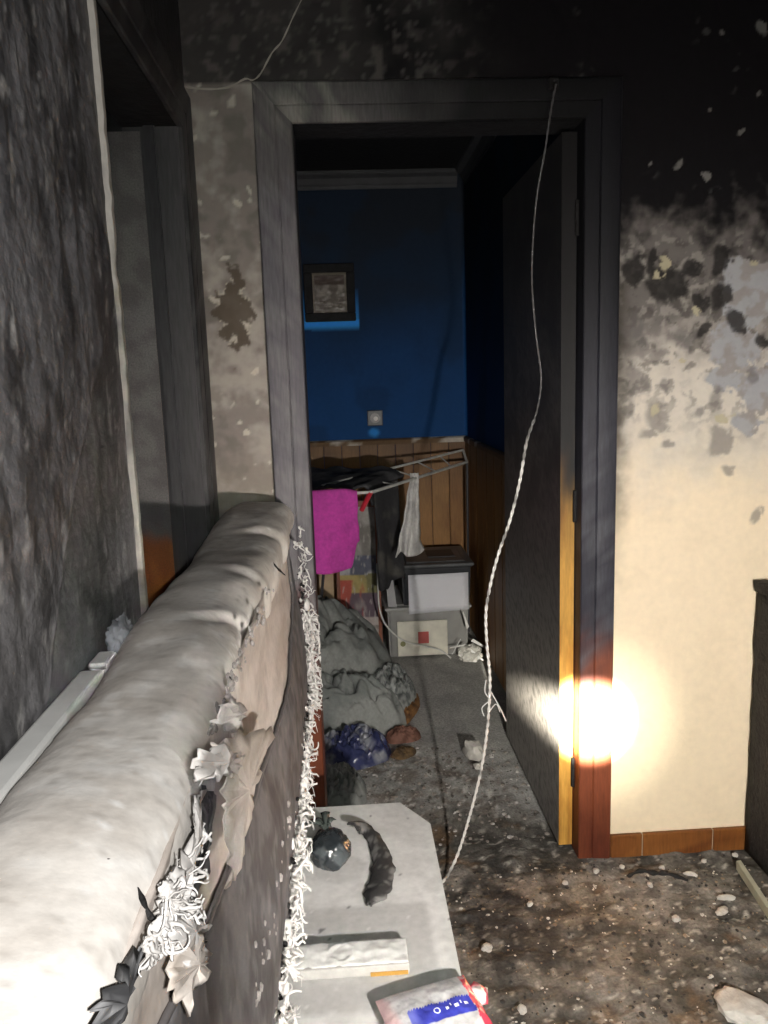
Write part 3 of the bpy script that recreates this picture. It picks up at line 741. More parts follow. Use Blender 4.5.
p = P(330,850,2,TZ+.035)
bg = thing('black_bag',(p.x,p.y,TZ),'small shiny black plastic bag bundle, knotted at its top, on the white table','bag')
bm = nb(); blob(bm,(p.x,p.y,TZ+.037),(.043,.046,.036),5,lambda d: .10*FB(d,1.8,3.)+.05*abs(FB(Vector((math.atan2(d.y,d.x)*3,d.z,0)),2.,1.)),flat=TZ)
obj('bundle',bm,M['gloss'],bg,col=lambda q,n: mix((.022,.026,.030),(.07,.08,.085),ss(0,.4,FB(q,30))),smooth=True)
for k in range(7):
    a = k*.9+.3; bm = nb()
    s = Vector((p.x-.006,p.y+.022,TZ+.068)); d = Vector((math.cos(a)*.026-.012,math.sin(a)*.02+.012,.012+.008*math.sin(k*2)))
    pts = [s,s+d*.5+Vector((0,0,.008)),s+d]
    rows = []
    for i,q in enumerate(smooth_path(pts,4)):
        wd = .004+.007*i/8; sd = Vector((-d.y,d.x,0)).normalized()
        rows.append([q-sd*wd,q+Vector((0,0,.003)),q+sd*wd,q-Vector((0,0,.001))])
    loft(bm,rows,closed=True,caps=True); obj('knot_end',bm,M['gloss'],bg,col=(.05,.06,.055),smooth=True)

path_px = [(352,833),(362,829),(372,836),(379,850),(383,865),(381,882),(375,896),(369,906)]
base = P(374,865,2,TZ)
bm = nb(); rows=[]
cp = smooth_path([P(a,c,2,TZ+.004) for a,c in path_px],6); L_ = len(cp)
for i,q in enumerate(cp):
    t = i/(L_-1); tg = (cp[min(i+1,L_-1)]-cp[max(i-1,0)]).normalized(); sd = Vector((tg.y,-tg.x,0))
    wd = .017+.007*ss(.3,.7,t)-.018*ss(.82,1,t)
    wd *= 1+.35*noise.noise(Vector((t*19,0,0)))
    row = []
    for k in range(9):
        s = k/8*2-1; h = .010*(1-s*s)+.004*noise.noise(Vector((t*8,s*2,3)))+.012*ss(.25,0,t)
        row.append(q+sd*s*wd+Vector((0,.002*noise.noise(Vector((t*30,s*5,1))),max(h,0))))
    rows.append(row)
loft(bm,rows)
o = obj('charred_cloth_strip',bm,M['cloth'],loc=(base.x,base.y,TZ),smooth=True,col=lambda q,n: mix((.028,.027,.027),(.17,.165,.16),ss(0,.5,FB(q,55,2.)))); o.modifiers.new('thick','SOLIDIFY').thickness = .003; o.modifiers['thick'].offset = -1
tag(o,'curled strip of charred dark grey cloth beside the black bag on the table','cloth')

# ash covered slim carton
c0, c1 = P(300,978,2,TZ), P(410,973,2,TZ)
ctn = thing('ash_covered_carton',((c0.x+c1.x)/2,c1.y+.03,TZ),'slim flat carton buried in grey ash, a yellow side strip showing, on the table','carton')
xa, xb, ya, yb_ = c0.x-.01, c1.x, c1.y-.002, c1.y+.058
bm = nb(); box(bm,(xa,ya,TZ),(xb,yb_,TZ+.019),.003,2); bmesh.ops.subdivide_edges(bm,edges=list(bm.edges),cuts=6)
obj('box',bm,M['vc'],ctn,col=lambda q,n: (.42,.41,.39))
bm = nb(); grid(bm,50,20,lambda a,c: Vector((lerp(xa-.001,xb-.002,a),lerp(ya+.004,yb_+.001,c),TZ+.0195+.003*math.sin(math.pi*c)**.5*math.sin(math.pi*clamp(a,.02,.98))**.3+.0022*FB(Vector((a*5,c*1.5,0)),2.2,1.)+(.0018 if abs(math.hypot((a-.42)*4.2,(c-.5)*1.3)-.45)<.05 else 0))))
o = obj('ash_layer',bm,M['ash'],ctn,smooth=True,col=lambda q,n: mix((.60,.60,.58),(.70,.70,.68),ss(-.3,.3,FB(q,30,2.)))); o.modifiers.new('t','SOLIDIFY').thickness=.002
bm = nb(); box(bm,(lerp(xa,xb,.66),ya-.0015,TZ+.001),(xb-.003,ya+.001,TZ+.008)); obj('yellow_strip',bm,mat('yellow_card',(.36,.20,.04),.6),ctn)

# printed pouch hanging over the table edge
q0, q1 = P(380,1012,2,TZ+.02), P(470,985,2,TZ+.02)
ax_ = (q1-q0); ax_.z = 0; LW = ax_.length*1.0; ux = ax_.normalized(); uy = Vector((-ux.y,ux.x,0))
pk = thing('printed_pouch',((q0.x+q1.x)/2,(q0.y+q1.y)/2,TZ),'white plastic pouch with blue printed band and red end on the white table','pouch')
PW = .135
def pouch(a,c,top):
    s = a*2-1; t = c*2-1
    th = .017*max(0,(1-abs(s)**5))**.6*max(0,(1-t*t))**.5
    q = q0+ux*(LW*a)+uy*(PW*(c-.82))
    wr = .0025*FB(Vector((a*4,c*3,top)),2.2,2.)*max(0,1-t*t)
    q.z = TZ+.0185+(th+wr if top else -th); q.z = max(q.z,TZ+.0008)
    return q
def pouch_col(p,n):
    a = (p-q0).dot(ux)/LW; c = (p-q0).dot(uy)/PW+.82
    f = FB(p,60,2.)
    col = mix((.50,.50,.50),(.60,.59,.585),ss(-.2,.3,f))
    col = mix(col,(.60,.40,.40),ss(.16,.04,a+.03*f)*.9)
    band = ss(.20,.26,a)*ss(.92,.88,a)*ss(.38,.42,c)*0
    inb = (.22 < a < .90) and (.36 < c < .60)
    if inb: col = mix((.05,.06,.42),(.20,.22,.62),ss(.34,.24,a)*.7)
    if .90 > a > .86 and .60 <= c < .76: col = (.55,.55,.57)
    if a > .90+.02*f: col = mix((.60,.05,.09),(.66,.52,.52),ss(.15,.4,f)*.6)
    return col
bm = nb(); grid(bm,90,60,lambda a,c: pouch(a,c,1)); grid(bm,30,20,lambda a,c: pouch(a,c,0))
obj('pouch_body',bm,M['gloss'],pk,smooth=True,col=pouch_col)
M['pouchink'] = mat('white_print',(.72,.74,.80),.5)
def on_pouch(a,c): q = pouch(a,c,1); return q+Vector((0,0,.0006))
bm = nb(); rows=[]
for rr in (.0035,.0055):
    rows.append([on_pouch(.50+rr*math.cos(k*.4488)/LW,.48+rr*math.sin(k*.4488)/PW) for k in range(14)])
loft(bm,rows,closed=True); obj('printed_ring',bm,M['pouchink'],pk)
for a0,a1,cc in ((.60,.63,.49),(.655,.665,.52),(.69,.735,.48),(.76,.775,.51),(.80,.84,.49)):
    bm = nb(); rows = [[on_pouch(lerp(a0,a1,k/4),cc-.022) for k in range(5)],[on_pouch(lerp(a0,a1,k/4),cc+.022) for k in range(5)]]; loft(bm,rows); obj('printed_mark',bm,M['pouchink'],pk)
bm = nb(); e0 = q0+ux*LW
blob(bm,(e0.x+.008,e0.y-.012,TZ+.012),(.018,.022,.011),3,lambda d:.3*FB(d,2,1.),flat=TZ+.001); obj('torn_end',bm,M['gloss'],pk,smooth=True,col=lambda p,n: mix((.70,.62,.62),(.62,.08,.12),ss(0,.3,FB(p,60,4.))))

# ------------------------------------------------------------------ hanging cable
cb_px = [(556,84),(551,110),(545,150),(537,195),(533,240),(532,285),(536,335),(541,378),(537,410),(527,440),(520,480),(510,520),(499,552),(491,582),(486,612),(487,645),(490,680),(488,720),(483,760),(474,800),(460,848)]
cpts = [P(a,c,1,2.045) for a,c in cb_px]
fl_ = P(449,876,2,.012); cpts += [Vector((fl_.x+.004,lerp(2.045,fl_.y,.6),.022)),Vector((fl_.x-.02,fl_.y-.02,.010)),Vector((.17,1.93,.008))]
cab = thing('hanging_cable',(cpts[0].x,2.045,0),'loose pale twisted cable hanging down through the doorway from the lintel to the floor','cable')
cs = smooth_path(cpts,14); acc = 0; acs = [0]
for a,c in zip(cs,cs[1:]): acc += (c-a).length; acs.append(acc)
for k in range(2):
    bm = nb(); pts=[]
    for q,s in zip(cs,acs):
        ph = s/.045*2*math.pi+k*math.pi; rr = .0022 if q.z < 1.3 else .0012
        pts.append(q+Vector((math.cos(ph)*rr,math.sin(ph)*rr,.0)))
    n_ = len(pts)
    tube(bm,pts,lambda t: .0027 if pts[min(int(t*(n_-1)),n_-1)].z < 1.3 else .0017,6)
    obj('strand',bm,M['vc'],cab,smooth=True,col=lambda p,n: mix(mix((.72,.70,.66),(.12,.115,.115),ss(1.12,1.3,p.z+.1*N(p,9))),(.10,.095,.09),ss(.15,.35,N(p,26,2.))*.75+.0))
for a,c,d in (((490,690),(500,708),(506,721)),((491,700),(485,692),(486,680)),((489,712),(496,704),(500,712)),((488,702),(482,708),(484,716))):
    bm = nb(); tube(bm,smooth_path([P(*a,1,2.045),P(*c,1,2.038),P(*d,1,2.04)],5),.0016,5); obj('frayed_wire',bm,M['white'],cab)
bm = nb(); box(bm,(cpts[0].x-.012,2.06,2.112),(cpts[0].x+.012,2.0795,2.140),.003); obj('clip',bm,M['char'],cab)

# ------------------------------------------------------------------ charred cabinet at the right
cbn = thing('charred_cabinet',(1.36,1.86,0),'charred black cabinet standing against the cream wall','cabinet')
def rough_box(a,c,amp,cuts=14):
    bm = nb(); box(bm,a,c); bmesh.ops.subdivide_edges(bm,edges=list(bm.edges),cuts=cuts,use_grid_fill=True)
    for v in bm.verts: v.co += Vector((FB(v.co,14,1.)*amp,FB(v.co,14,5.)*amp,FB(v.co,14,9.)*amp))
    return bm
obj('side_panel',rough_box((1.145,1.66,.002),(1.168,2.075,.80),.005),M['char'],cbn,smooth=True)
obj('side_panel',rough_box((1.58,1.66,.002),(1.602,2.075,.80),.005),M['char'],cbn,smooth=True)
obj('top_panel',rough_box((1.138,1.645,.80),(1.61,2.08,.828),.006),M['char'],cbn,smooth=True)
obj('back_panel',rough_box((1.16,2.06,.03),(1.59,2.075,.80),.003,8),M['char'],cbn,smooth=True)
for k in range(3):
    dr = obj('drawer',rough_box((1.172,1.655,.05+.25*k),(1.577,1.70,.285+.25*k),.003,8),M['char'],cbn,smooth=True)
    bm = nb(); blob(bm,(1.375,1.646,.17+.25*k),(.014,.014,.014),2); obj('knob',bm,M['char'],dr,smooth=True)

# ------------------------------------------------------------------ rubble on the floor
def chunk(name, px, py, size, m, label, cat, seed, group=None, col=None, rz=0., z=0.):
    p = P(px,py,2,z+.004); bm = nb()
    vs = blob(bm,(0,0,0),size,3,lambda d: .28*FB(d,1.6,seed)+.10*FB(d,5,seed*2))
    for v in vs:
        if v.co.z < -size[2]*.6: v.co.z = -size[2]*.6
    bmesh.ops.rotate(bm,verts=vs,cent=(0,0,0),matrix=Matrix.Rotation(rz,3,'Z')); bmesh.ops.translate(bm,verts=vs,vec=p+Vector((0,0,size[2]*.6)))
    o = obj(name,bm,m,loc=(p.x,p.y,z),smooth=True,auto=35); tag(o,label,cat,group); return o
chunk('plaster_lump',474,757,(.032,.045,.042),M['plaster'],'fist sized pale plaster lump on the ash floor by the hanging cable','plaster lump',4,rz=.5)
chunk('plaster_lump',478,768,(.016,.014,.012),M['plaster'],'small pale plaster crumb lying right against the fist sized lump','plaster lump',14)
chunk('plaster_chip',726,899,(.024,.009,.008),M['plaster'],'long white plaster chip lying beside the pale strip near the cabinet','plaster chip',5,rz=-.1)
chunk('plaster_chip',690,875,(.018,.007,.006),M['plaster'],'flat pale chip beside the black charred stick under the skirting','plaster chip',6,rz=-.3)
chunk('plaster_chip',487,949,(.014,.013,.008),M['plaster'],'round whitish plaster chip on the brown floor near the table edge','plaster chip',7)
chunk('plaster_chip',522,1011,(.010,.012,.008),M['plaster'],'small whitish chip on the bare floor near the pouch','plaster chip',8)
chunk('plaster_chip',722,912,(.022,.012,.006),M['plaster'],'dull thin plaster flake next to the long white chip','plaster chip',9,rz=.6)
chunk('plaster_chip',676,920,(.012,.010,.007),M['plaster'],'grey crumb of plaster on the open floor below the skirting','plaster chip',10)
chunk('plaster_slab',742,1012,(.045,.06,.02),M['plaster'],'broken pale plaster slab with a pointed end on the floor before the cabinet','plaster slab',11,rz=.5)
for k,(px,py) in enumerate(((622,868),(662,869),(704,862),(735,856),(596,872),(650,886),(565,884),(530,905))):
    chunk('plaster_crumb',px,py,(random.uniform(.006,.012),random.uniform(.006,.010),.006),M['plaster'],'pea sized plaster crumb on the dirty floor along the skirting','plaster crumb',20+k,'crumbs along the skirting',rz=k)
bm = nb(); pts = smooth_path([P(628,876,2,.012),P(640,871,2,.016),P(655,873,2,.014),P(668,874,2,.016),P(688,880,2,.012)],6)
tube(bm,[q+Vector((0,0,.003*noise.noise(q*60))) for q in pts],lambda t: .007*(1-.4*abs(2*t-1))*(1+.3*math.sin(t*31)),8)
p = P(655,873,2,0); tag(obj('charred_stick',bm,M['char'],loc=(p.x,p.y,0),smooth=True),'crooked black charred stick on the floor under the tile skirting','stick')
a, c = P(736,869,2,.0), P(775,930,2,.0); d = (c-a).normalized(); sd = Vector((d.y,-d.x,0))*-1
bm = nb(); 
rows=[[q, q+Vector((0,0,.026)), q+sd*.012+Vector((0,0,.028)), q+sd*.012] for q in [a.lerp(c,k/6) for k in range(7)]]
loft(bm,rows,closed=True,caps=True); tag(obj('pale_strip',bm,mat('greenish_grey_strip',(.33,.34,.27),.6),loc=(a.x,a.y,0)),'long pale grey-green strip lying on edge on the floor before the cabinet','strip')
# fine rubble nobody could count
bm = nb()
for i in range(1500):
    x, y = random.uniform(.16,1.12), random.uniform(1.15,2.08)
    s = random.choice((.0015,.002,.0025,.003,.0045)); z = floor_h(x,y)
    blob(bm,(x,y,z+s*.4),(s*random.uniform(.7,1.6),s*random.uniform(.7,1.6),s*.7),1,lambda d: .35*N(d,1.7,i*.37))
o = obj('fine_rubble',bm,M['vc'],loc=(.6,1.7,0),col=None)
paint(o.data,lambda p,n:(lambda t: (.55,.53,.48) if t>.22 else (.03,.028,.026) if t<0 else (.22,.17,.12))(noise.noise(Vector((p.x*25,p.y*25,3)))))
tag(o,'fine plaster and char rubble scattered over the brown floor','rubble',kind='stuff')
bm = nb()
for i in range(900):
    x, y = random.uniform(-.05,.60), random.uniform(2.2,2.95)
    if random.random() > ss(2.98,2.7,y+.6*max(0,x-.4)): continue
    s = random.choice((.002,.003,.003,.004,.006)); z = floor_h(x,y)
    blob(bm,(x,y,z+s*.4),(s*random.uniform(.7,1.6),s*random.uniform(.7,1.6),s*.8),1,lambda d: .35*N(d,1.7,i*.37))
o = obj('fine_rubble.001',bm,M['vc'],loc=(.3,2.6,0))
paint(o.data,lambda p,n:(lambda t: (.50,.48,.46) if t>.33 else (.09,.08,.07) if t<-.1 else (.24,.21,.185))(noise.noise(Vector((p.x*25,p.y*25,3)))))
tag(o,'white and brown rubble scattered on the ash just past the doorway','rubble',kind='stuff')

# ------------------------------------------------------------------ on the blue wall
f0, f1_ = P(303,265,1,FY), P(356,321,1,FY)
pf = thing('picture_frame',((f0.x+f1_.x)/2,FY-.02,f1_.z),'small square picture in a wide black frame on the blue wall','picture')
tilt = Matrix.Rotation(.0,3,'Y')
bw = .045
for a,c in (((f0.x,f0.z-bw),(f1_.x,f0.z)),((f0.x,f1_.z),(f1_.x,f1_.z+bw)),((f0.x,f1_.z+bw),(f0.x+bw,f0.z-bw)),((f1_.x-bw,f1_.z+bw),(f1_.x,f0.z-bw))):
    bm = nb(); box(bm,(a[0],FY-.034,a[1]),(c[0],FY-.004,c[1]),.004); obj('frame_bar',bm,M['black'],pf)
bm = nb(); grid(bm,40,40,lambda a,c: Vector((lerp(f0.x+bw,f1_.x-bw,a),FY-.012,lerp(f1_.z+bw,f0.z-bw,c))))
def pic(p,n):
    a = (p.x-f0.x-bw)/(f1_.x-f0.x-2*bw); c = (p.z-f1_.z-bw)/(f0.z-f1_.z-2*bw)
    f = FB(Vector((a,c,0)),4,2.)
    if min(a,1-a,c,1-c) < .05: return (.16,.14,.11)
    col = mix((.13,.115,.095),(.24,.215,.185),ss(-.2,.4,f))
    col = mix(col,(.08,.06,.05),ss(.68,.72,c))
    return col
obj('print',bm,M['gloss'],pf,col=pic)
s = P(375,418,1,FY)
sk = thing('wall_socket',(s.x,FY-.01,s.z-.045),'square dark sooted wall socket with round inset above the wainscot','socket')
bm = nb(); box(bm,(s.x-.043,FY-.014,s.z-.043),(s.x+.043,FY-.001,s.z+.043),.004,2); obj('plate',bm,mat('sooted_socket',(.07,.075,.08),.4),sk)
bm = nb(); tube(bm,[(s.x,FY-.013,s.z),(s.x,FY-.020,s.z)],.027,20); obj('rim',bm,mat('socket_rim',(.15,.15,.15),.35),sk)
bm = nb(); tube(bm,[(s.x+.003,FY-.0205,s.z-.002),(s.x+.003,FY-.024,s.z-.002)],.012,12); obj('inset',bm,mat('socket_inset',(.5,.5,.48),.35),sk)

# ------------------------------------------------------------------ drying rack and laundry
rk = thing('drying_rack',(.2,3.7,0),'white metal drying rack with red corner caps, standing diagonally in the blue room','drying rack')
A1, B1 = P(372,492,2,.95), P(467,462,1,4.20)
A2, B2 = P(322,486,2,.965), P(463,450,1,4.33)
def rod(name, a, c, rad, m, parent=rk): 
    bm = nb(); tube(bm,[a,c],rad,8); return obj(name,bm,m,parent,smooth=True,auto=50)
M['rackwhite'] = mat('white_enamel',(.60,.60,.57),.35,(30,.2),None)
M['redcap'] = mat('red_plastic',(.55,.03,.05),.4)
rod('rail',A1,B1,.0075,M['rackwhite']); rod('rail',A2,B2,.0065,M['rackwhite']); rod('end_bar',B1,B2,.0065,M['rackwhite'])
A3 = A1+Vector((-.45,.06,-.02)); rod('rail',A1,A3,.0065,M['rackwhite'])
for t in (.2,.42,.62,.8): rod('drying_rod',A1.lerp(B1,t),A2.lerp(B2,t),.0035,M['rackwhite'])
bm = nb(); tube(bm,[A1+Vector((-.005,0,.0)),A1+Vector((-.045,.06,-.085))],.011,8); obj('corner_cap',bm,M['redcap'],rk)
M['racksteel'] = mat('dark_rack_steel',(.05,.05,.055),.4)
for a,c in ((A3.lerp(A1,.2),Vector((-.30,3.86,.0))),(B1,Vector((.665,4.22,0))),(A3.lerp(A1,.6),Vector((-.18,3.88,0)))):
    rod('leg',a,c,.007,M['racksteel'])

def drape(name, top_pts, drop, folds, col, m, label, cat, thick=.004, depth=.03, hang=None, ragged=.02, base=None):
    """cloth hung over a line: short back fall, over the line, long front fall"""
    tp = smooth_path(top_pts,12); L = len(tp); bm = nb(); rows=[]
    dirn = (tp[-1]-tp[0]); dirn.z = 0; dirn.normalize(); nrm = Vector((dirn.y,-dirn.x,0))
    for i,q in enumerate(tp):
        s = i/(L-1); row=[]
        for k in range(8): row.append(q-nrm*(.012+.004*k)+Vector((0,0,-.18*drop*(8-k)/8)))
        for k in range(5):
            a = math.pi*(1-k/4); row.append(q+nrm*math.cos(a)*-.012*-1+Vector((0,0,.010*math.sin(a))))
        for k in range(1,31):
            t = k/30; fo = math.sin(s*folds+1.3*noise.noise(Vector((s*3,t*1.2,drop*9))))*depth*t**.7
            dz = drop*t*(1+ragged*3*noise.noise(Vector((s*5,1,drop)))) if hang is None else hang(s)*t
            sx = (s-.5)*(-.0)
            row.append(q+nrm*(.013+fo+depth*t)+Vector((0,0,-dz))+dirn*(.02*noise.noise(Vector((s*4,t*3,2)))*t))
        rows.append(row)
    loft(bm,rows)
    b_ = base or (tp[L//2].x,tp[L//2].y,tp[L//2].z-drop)
    o = obj(name,bm,m,loc=b_,smooth=True,col=col); mo = o.modifiers.new('thick','SOLIDIFY'); mo.thickness = thick
    return tag(o,label,cat)
drape('pink_towel',[P(298,494,1,3.20),P(325,492,1,3.20),P(345,491,1,3.2),P(357,493,1,3.21)],.33,9,lambda p,n: mix((.54,.06,.37),(.43,.05,.30),ss(-.2,.4,FB(p,12,2.))),M['cloth'],'bright magenta towel hanging from the drying rack','towel',.006,.016,hang=lambda s: .31-.10*ss(.72,.85,s)+.03*math.sin(s*4))
# white cloth: narrow at the rail, widening downwards
top = P(413,475,1,3.66); bot0, bot1 = P(395,557,1,3.64), P(420,560,1,3.64)
bm = nb(); rows=[]
for i in range(25):
    s = i/24; row=[]
    for k in range(41):
        t = k/40; wl = lerp(top.x-.016,bot0.x,t**1.3); wr = lerp(top.x+.022,bot1.x,t**.8)
        if t > .85: wr += .02*math.sin(s*8)*(t-.85)/.15
        row.append(Vector((lerp(wl,wr,s)+.006*noise.noise(Vector((t*6,s*3,0))),3.655+.020*math.sin(s*13+1.2*noise.noise(Vector((t*2.5,0,2))))*(.35+.65*t)-.02*t,lerp(top.z+.01,bot0.z+.018*math.sin(s*7)+.02*s,t))))
    rows.append(row)
loft(bm,rows); o = obj('white_cloth',bm,M['cloth'],loc=(top.x,3.65,bot0.z),smooth=True,col=lambda p,n: mix((.66,.65,.63),(.52,.51,.50),ss(-.1,.4,FB(p,12,2.)))); o.modifiers.new('t','SOLIDIFY').thickness=.005
tag(o,'white cloth hanging bunched from the drying rack rail over the plastic box','cloth')
# dark garment spread flat over the rack
bm = nb(); cA,cB,cC,cD = P(296,490,1,3.42),P(372,489,1,3.36),P(404,470,1,3.72),P(300,470,1,3.95)
grid(bm,36,30,lambda a,c: (cA.lerp(cB,a)).lerp(cD.lerp(cC,a),c)+Vector((0,0,.014*FB(Vector((a*3,c*2,0)),2,1.)+.008-.03*ss(.9,1,a))))
o = obj('dark_garment',bm,M['cloth'],loc=(0,3.6,.95),smooth=True,col=lambda p,n: mix((.035,.036,.040),(.10,.10,.105),ss(0,.4,FB(p,9,2.)))); o.modifiers.new('t','SOLIDIFY').thickness=.012; o.modifiers['t'].offset=0
tag(o,'dark grey garment spread flat over the top of the drying rack','garment')
# dark trousers hanging behind the white cloth
drape('dark_trousers',[P(372,488,1,3.78),P(384,484,1,3.82),P(396,479,1,3.86)],.50,8,lambda p,n: mix((.028,.028,.031),(.075,.072,.066),ss(0,.4,FB(p,8,2.))),M['cloth'],'black trousers hanging from the rack behind the white cloth','trousers',.008,.02)
# ------------------------------------------------------------------ leaning picture, boards
def leaning(name, tl, tr, br, bl_, th):
    return [Vector(tl),Vector(tr),Vector(br),Vector(bl_)]
gt = [P(338,502,1,4.10),P(383,502,1,4.10),P(385,648,2,.004),P(337,628,1,3.80)]
gt[3] = Vector((gt[0].x-.015,gt[2].y+.01,.004)); gt[2].x -= .022; gt[0].x = gt[3].x+.005; gt[1].x = gt[2].x
fp = thing('leaning_picture',((gt[2].x+gt[3].x)/2,gt[2].y,0),'framed colourful collage in a thin red-brown wooden frame, leaning behind the heap','picture')
def bil(q,a,c): return (q[3].lerp(q[2],a)).lerp(q[0].lerp(q[1],a),c)
nrm = (gt[2]-gt[3]).cross(gt[0]-gt[3]).normalized()
if nrm.y > 0: nrm = -nrm
bm = nb(); grid(bm,60,90,lambda a,c: bil(gt,a,c))
def collage(p,n):
    a = (p.x-gt[3].x)/(gt[2].x-gt[3].x); c = p.z/gt[0].z
    f = FB(Vector((a,c*1.6,0)),4,2.); g = noise.noise(Vector((a*3.1+.3*f,c*6+.3*f,4)))
    z = p.z
    if z > .50: col = mix((.20,.19,.17),(.36,.35,.32),ss(-.2,.2,g))
    elif z > .40: col = mix((.10,.11,.15),(.42,.42,.43),ss(-.05,.2,g+.4*f))
    elif z > .30: col = mix((.42,.34,.13),(.18,.17,.08),ss(.45,.8,a+.3*f))
    elif z > .17: col = mix((.12,.085,.11),(.30,.26,.26),ss(.1,.3,g))
    elif z > .13: col = mix((.50,.45,.42),(.25,.16,.16),ss(.0,.25,g))
    else: col = mix((.16,.14,.13),(.34,.31,.29),ss(-.1,.2,g))
    if .17 < z < .37: col = mix((.42,.085,.06),col,ss(.32,.5,a+.3*f))
    return mix(col,(.5,.48,.45),ss(.35,.5,noise.noise(Vector((a*14,c*20,2))))*.5)
o = obj('print',bm,M['vc'],fp,col=collage); 
M['redwood'] = mat('red_brown_wood',(.20,.055,.022),.5,(20,.3),(40,.2,.002),wood=(4,4,.6))
for a0,a1,c0_,c1_ in ((-.05,.03,-.01,1.01),(.97,1.06,-.01,1.01),(.03,.97,-.01,.03),(.03,.97,.97,1.01)):
    bm = nb(); pts=[bil(gt,a0,c0_),bil(gt,a1,c0_),bil(gt,a1,c1_),bil(gt,a0,c1_)]
    for q in pts: q.z = max(q.z,.003)
    poly_plate(bm,[q+nrm*.012 for q in pts],nrm*-.022); obj('frame_bar',bm,M['redwood'],fp)
bm = nb(); poly_plate(bm,[bil(gt,a,c)-nrm*.008 for a,c in ((0,.01),(1,.01),(1,1),(0,1))],nrm*.005); obj('backing',bm,M['black'],fp)
bb_ = [Vector((-.155,3.86,.003)),Vector((-.082,3.86,.003)),Vector((-.075,4.05,.60)),Vector((-.150,4.05,.60))]
bm = nb(); poly_plate(bm,bb_,(0,.018,.004)); tag(obj('beige_board',bm,mat('beige_board',(.42,.31,.19),.7),loc=(-.11,3.86,0)),'narrow beige board leaning beside the framed collage','board')
# folded ironing board leaning, dark cover and grey edge
ib = thing('ironing_board',(.235,4.33,0),'folded ironing board with dark cover leaning between collage and plastic boxes','ironing board')
t0, t1 = P(374,488,1,4.345), P(394,606,1,4.32); t1.z = max(t1.z,.10)
dv = (t1-t0); sdv = Vector((1,0,.0))
def bwid(t): return .055*(1-.75*ss(.18,0,t))
rows=[]
bm = nb()
for i in range(25):
    t = i/24; q = t0.lerp(t1+dv*.15,t); q.z = max(q.z,.012); wd = bwid(t)
    rows.append([q-sdv*wd+Vector((0,.0,0)),q+Vector((0,-.012,0)),q+sdv*wd,q+sdv*wd+Vector((0,.024,.0)),q-sdv*wd+Vector((0,.024,0))])
loft(bm,rows,closed=True,caps=True); obj('padded_board',bm,M['cloth'],ib,col=lambda p,n: mix((.040,.040,.044),(.085,.084,.08),ss(-.1,.3,FB(p,10,1.))),smooth=True,auto=45)
rod('edge_tube',t0+Vector((-.052,-.01,-.02)),Vector((t1.x-.075,t1.y-.0,.01)),.007,mat('dull_steel',(.20,.21,.22),.4,metal=.3),ib)
rod('leg',t0+Vector((.05,-.01,-.06)),Vector((t1.x+.03,t1.y,.01)),.008,mat('dark_steel',(.06,.06,.065),.4,metal=.3),ib)

# ------------------------------------------------------------------ plastic boxes
M['bin'] = mat('clear_grey_plastic',(.30,.30,.29),.35,(12,.2),(40,.1,.002),spec=.5)
M['binlid'] = mat('dusty_grey_lid',(.115,.12,.125),.4,(12,.35),(40,.2,.002))
M['binlid2'] = mat('clear_dusty_lid',(.34,.34,.33),.4,(12,.2),(40,.1,.002))
M['dark'] = mat('dark_contents',(.028,.030,.035),.5)
def storage_box(name, x0,x1,y0,y1,z0,z1,mb,ml,label):
    t = thing(name,((x0+x1)/2,(y0+y1)/2,z0),label,'storage box')
    bm = nb(); s = .012
    rows=[]
    for z,ins in ((z0,s),(z0+.004,s-.003),(z1-.03,.003),(z1-.026,-.004),(z1-.02,-.004)):
        rows.append([Vector((x0+ins,y0+ins,z)),Vector((x1-ins,y0+ins,z)),Vector((x1-ins,y1-ins,z)),Vector((x0+ins,y1-ins,z))])
    loft(bm,rows,closed=True,caps=True)
    bmesh.ops.bevel(bm,geom=[e_ for e_ in bm.edges if abs(e_.verts[0].co.z-e_.verts[1].co.z)>.01],offset=.012,segments=3,affect='EDGES')
    obj('body',bm,mb,t,smooth=True,auto=40)
    bm = nb(); box(bm,(x0-.012,y0-.012,z1-.022),(x1+.012,y1+.012,z1-.006),.006,2); l = obj('lid',bm,ml,t)
    bm = nb(); box(bm,(x0+.03,y0+.03,z1-.006),(x1-.03,y1-.03,z1),.003); obj('raised_panel',bm,ml,l)
    for xx in (x0-.016,x1+.004):
        bm = nb(); box(bm,(xx,(y0+y1)/2-.04,z1-.05),(xx+.012,(y0+y1)/2+.04,z1-.012),.003); obj('latch',bm,ml,t)
    return t
lowbox = storage_box('storage_box',.190,.612,3.86,4.30,0,.272,M['bin'],M['binlid2'],'dusty clear plastic storage box holding a white panel with red square, on the floor')
pa, pb_ = P(397,622,1,3.85), P(448,655,1,3.85)
bm = nb(); box(bm,(pa.x,3.846,max(.008,pb_.z)),(pb_.x,3.858,pa.z),.004,2); pn = obj('white_panel',bm,mat('ivory_panel',(.66,.64,.55),.5),lowbox)
r0, r1_ = P(418,632,1,3.845), P(429,643,1,3.845)
bm = nb(); box(bm,(r0.x,3.8445,r1_.z),(r1_.x,3.847,r0.z)); obj('red_square',bm,mat('dull_red_print',(.42,.09,.08),.6),pn)
g0 = P(403,644,1,3.845); bm = nb(); tube(bm,[(g0.x,3.847,g0.z),(g0.x,3.843,g0.z)],.014,10); obj('green_dot',bm,mat('olive_button',(.22,.22,.10),.6),pn)
upbox = storage_box('storage_box',.268,.628,3.86,4.26,.273,.492,M['dark'],M['binlid'],'dark plastic storage box with white paper on its front, on the clear box')
h0,h1,h2,h3 = [P(*q,1,3.85) for q in ((408,575),(468,572),(468.5,609),(409,614))]
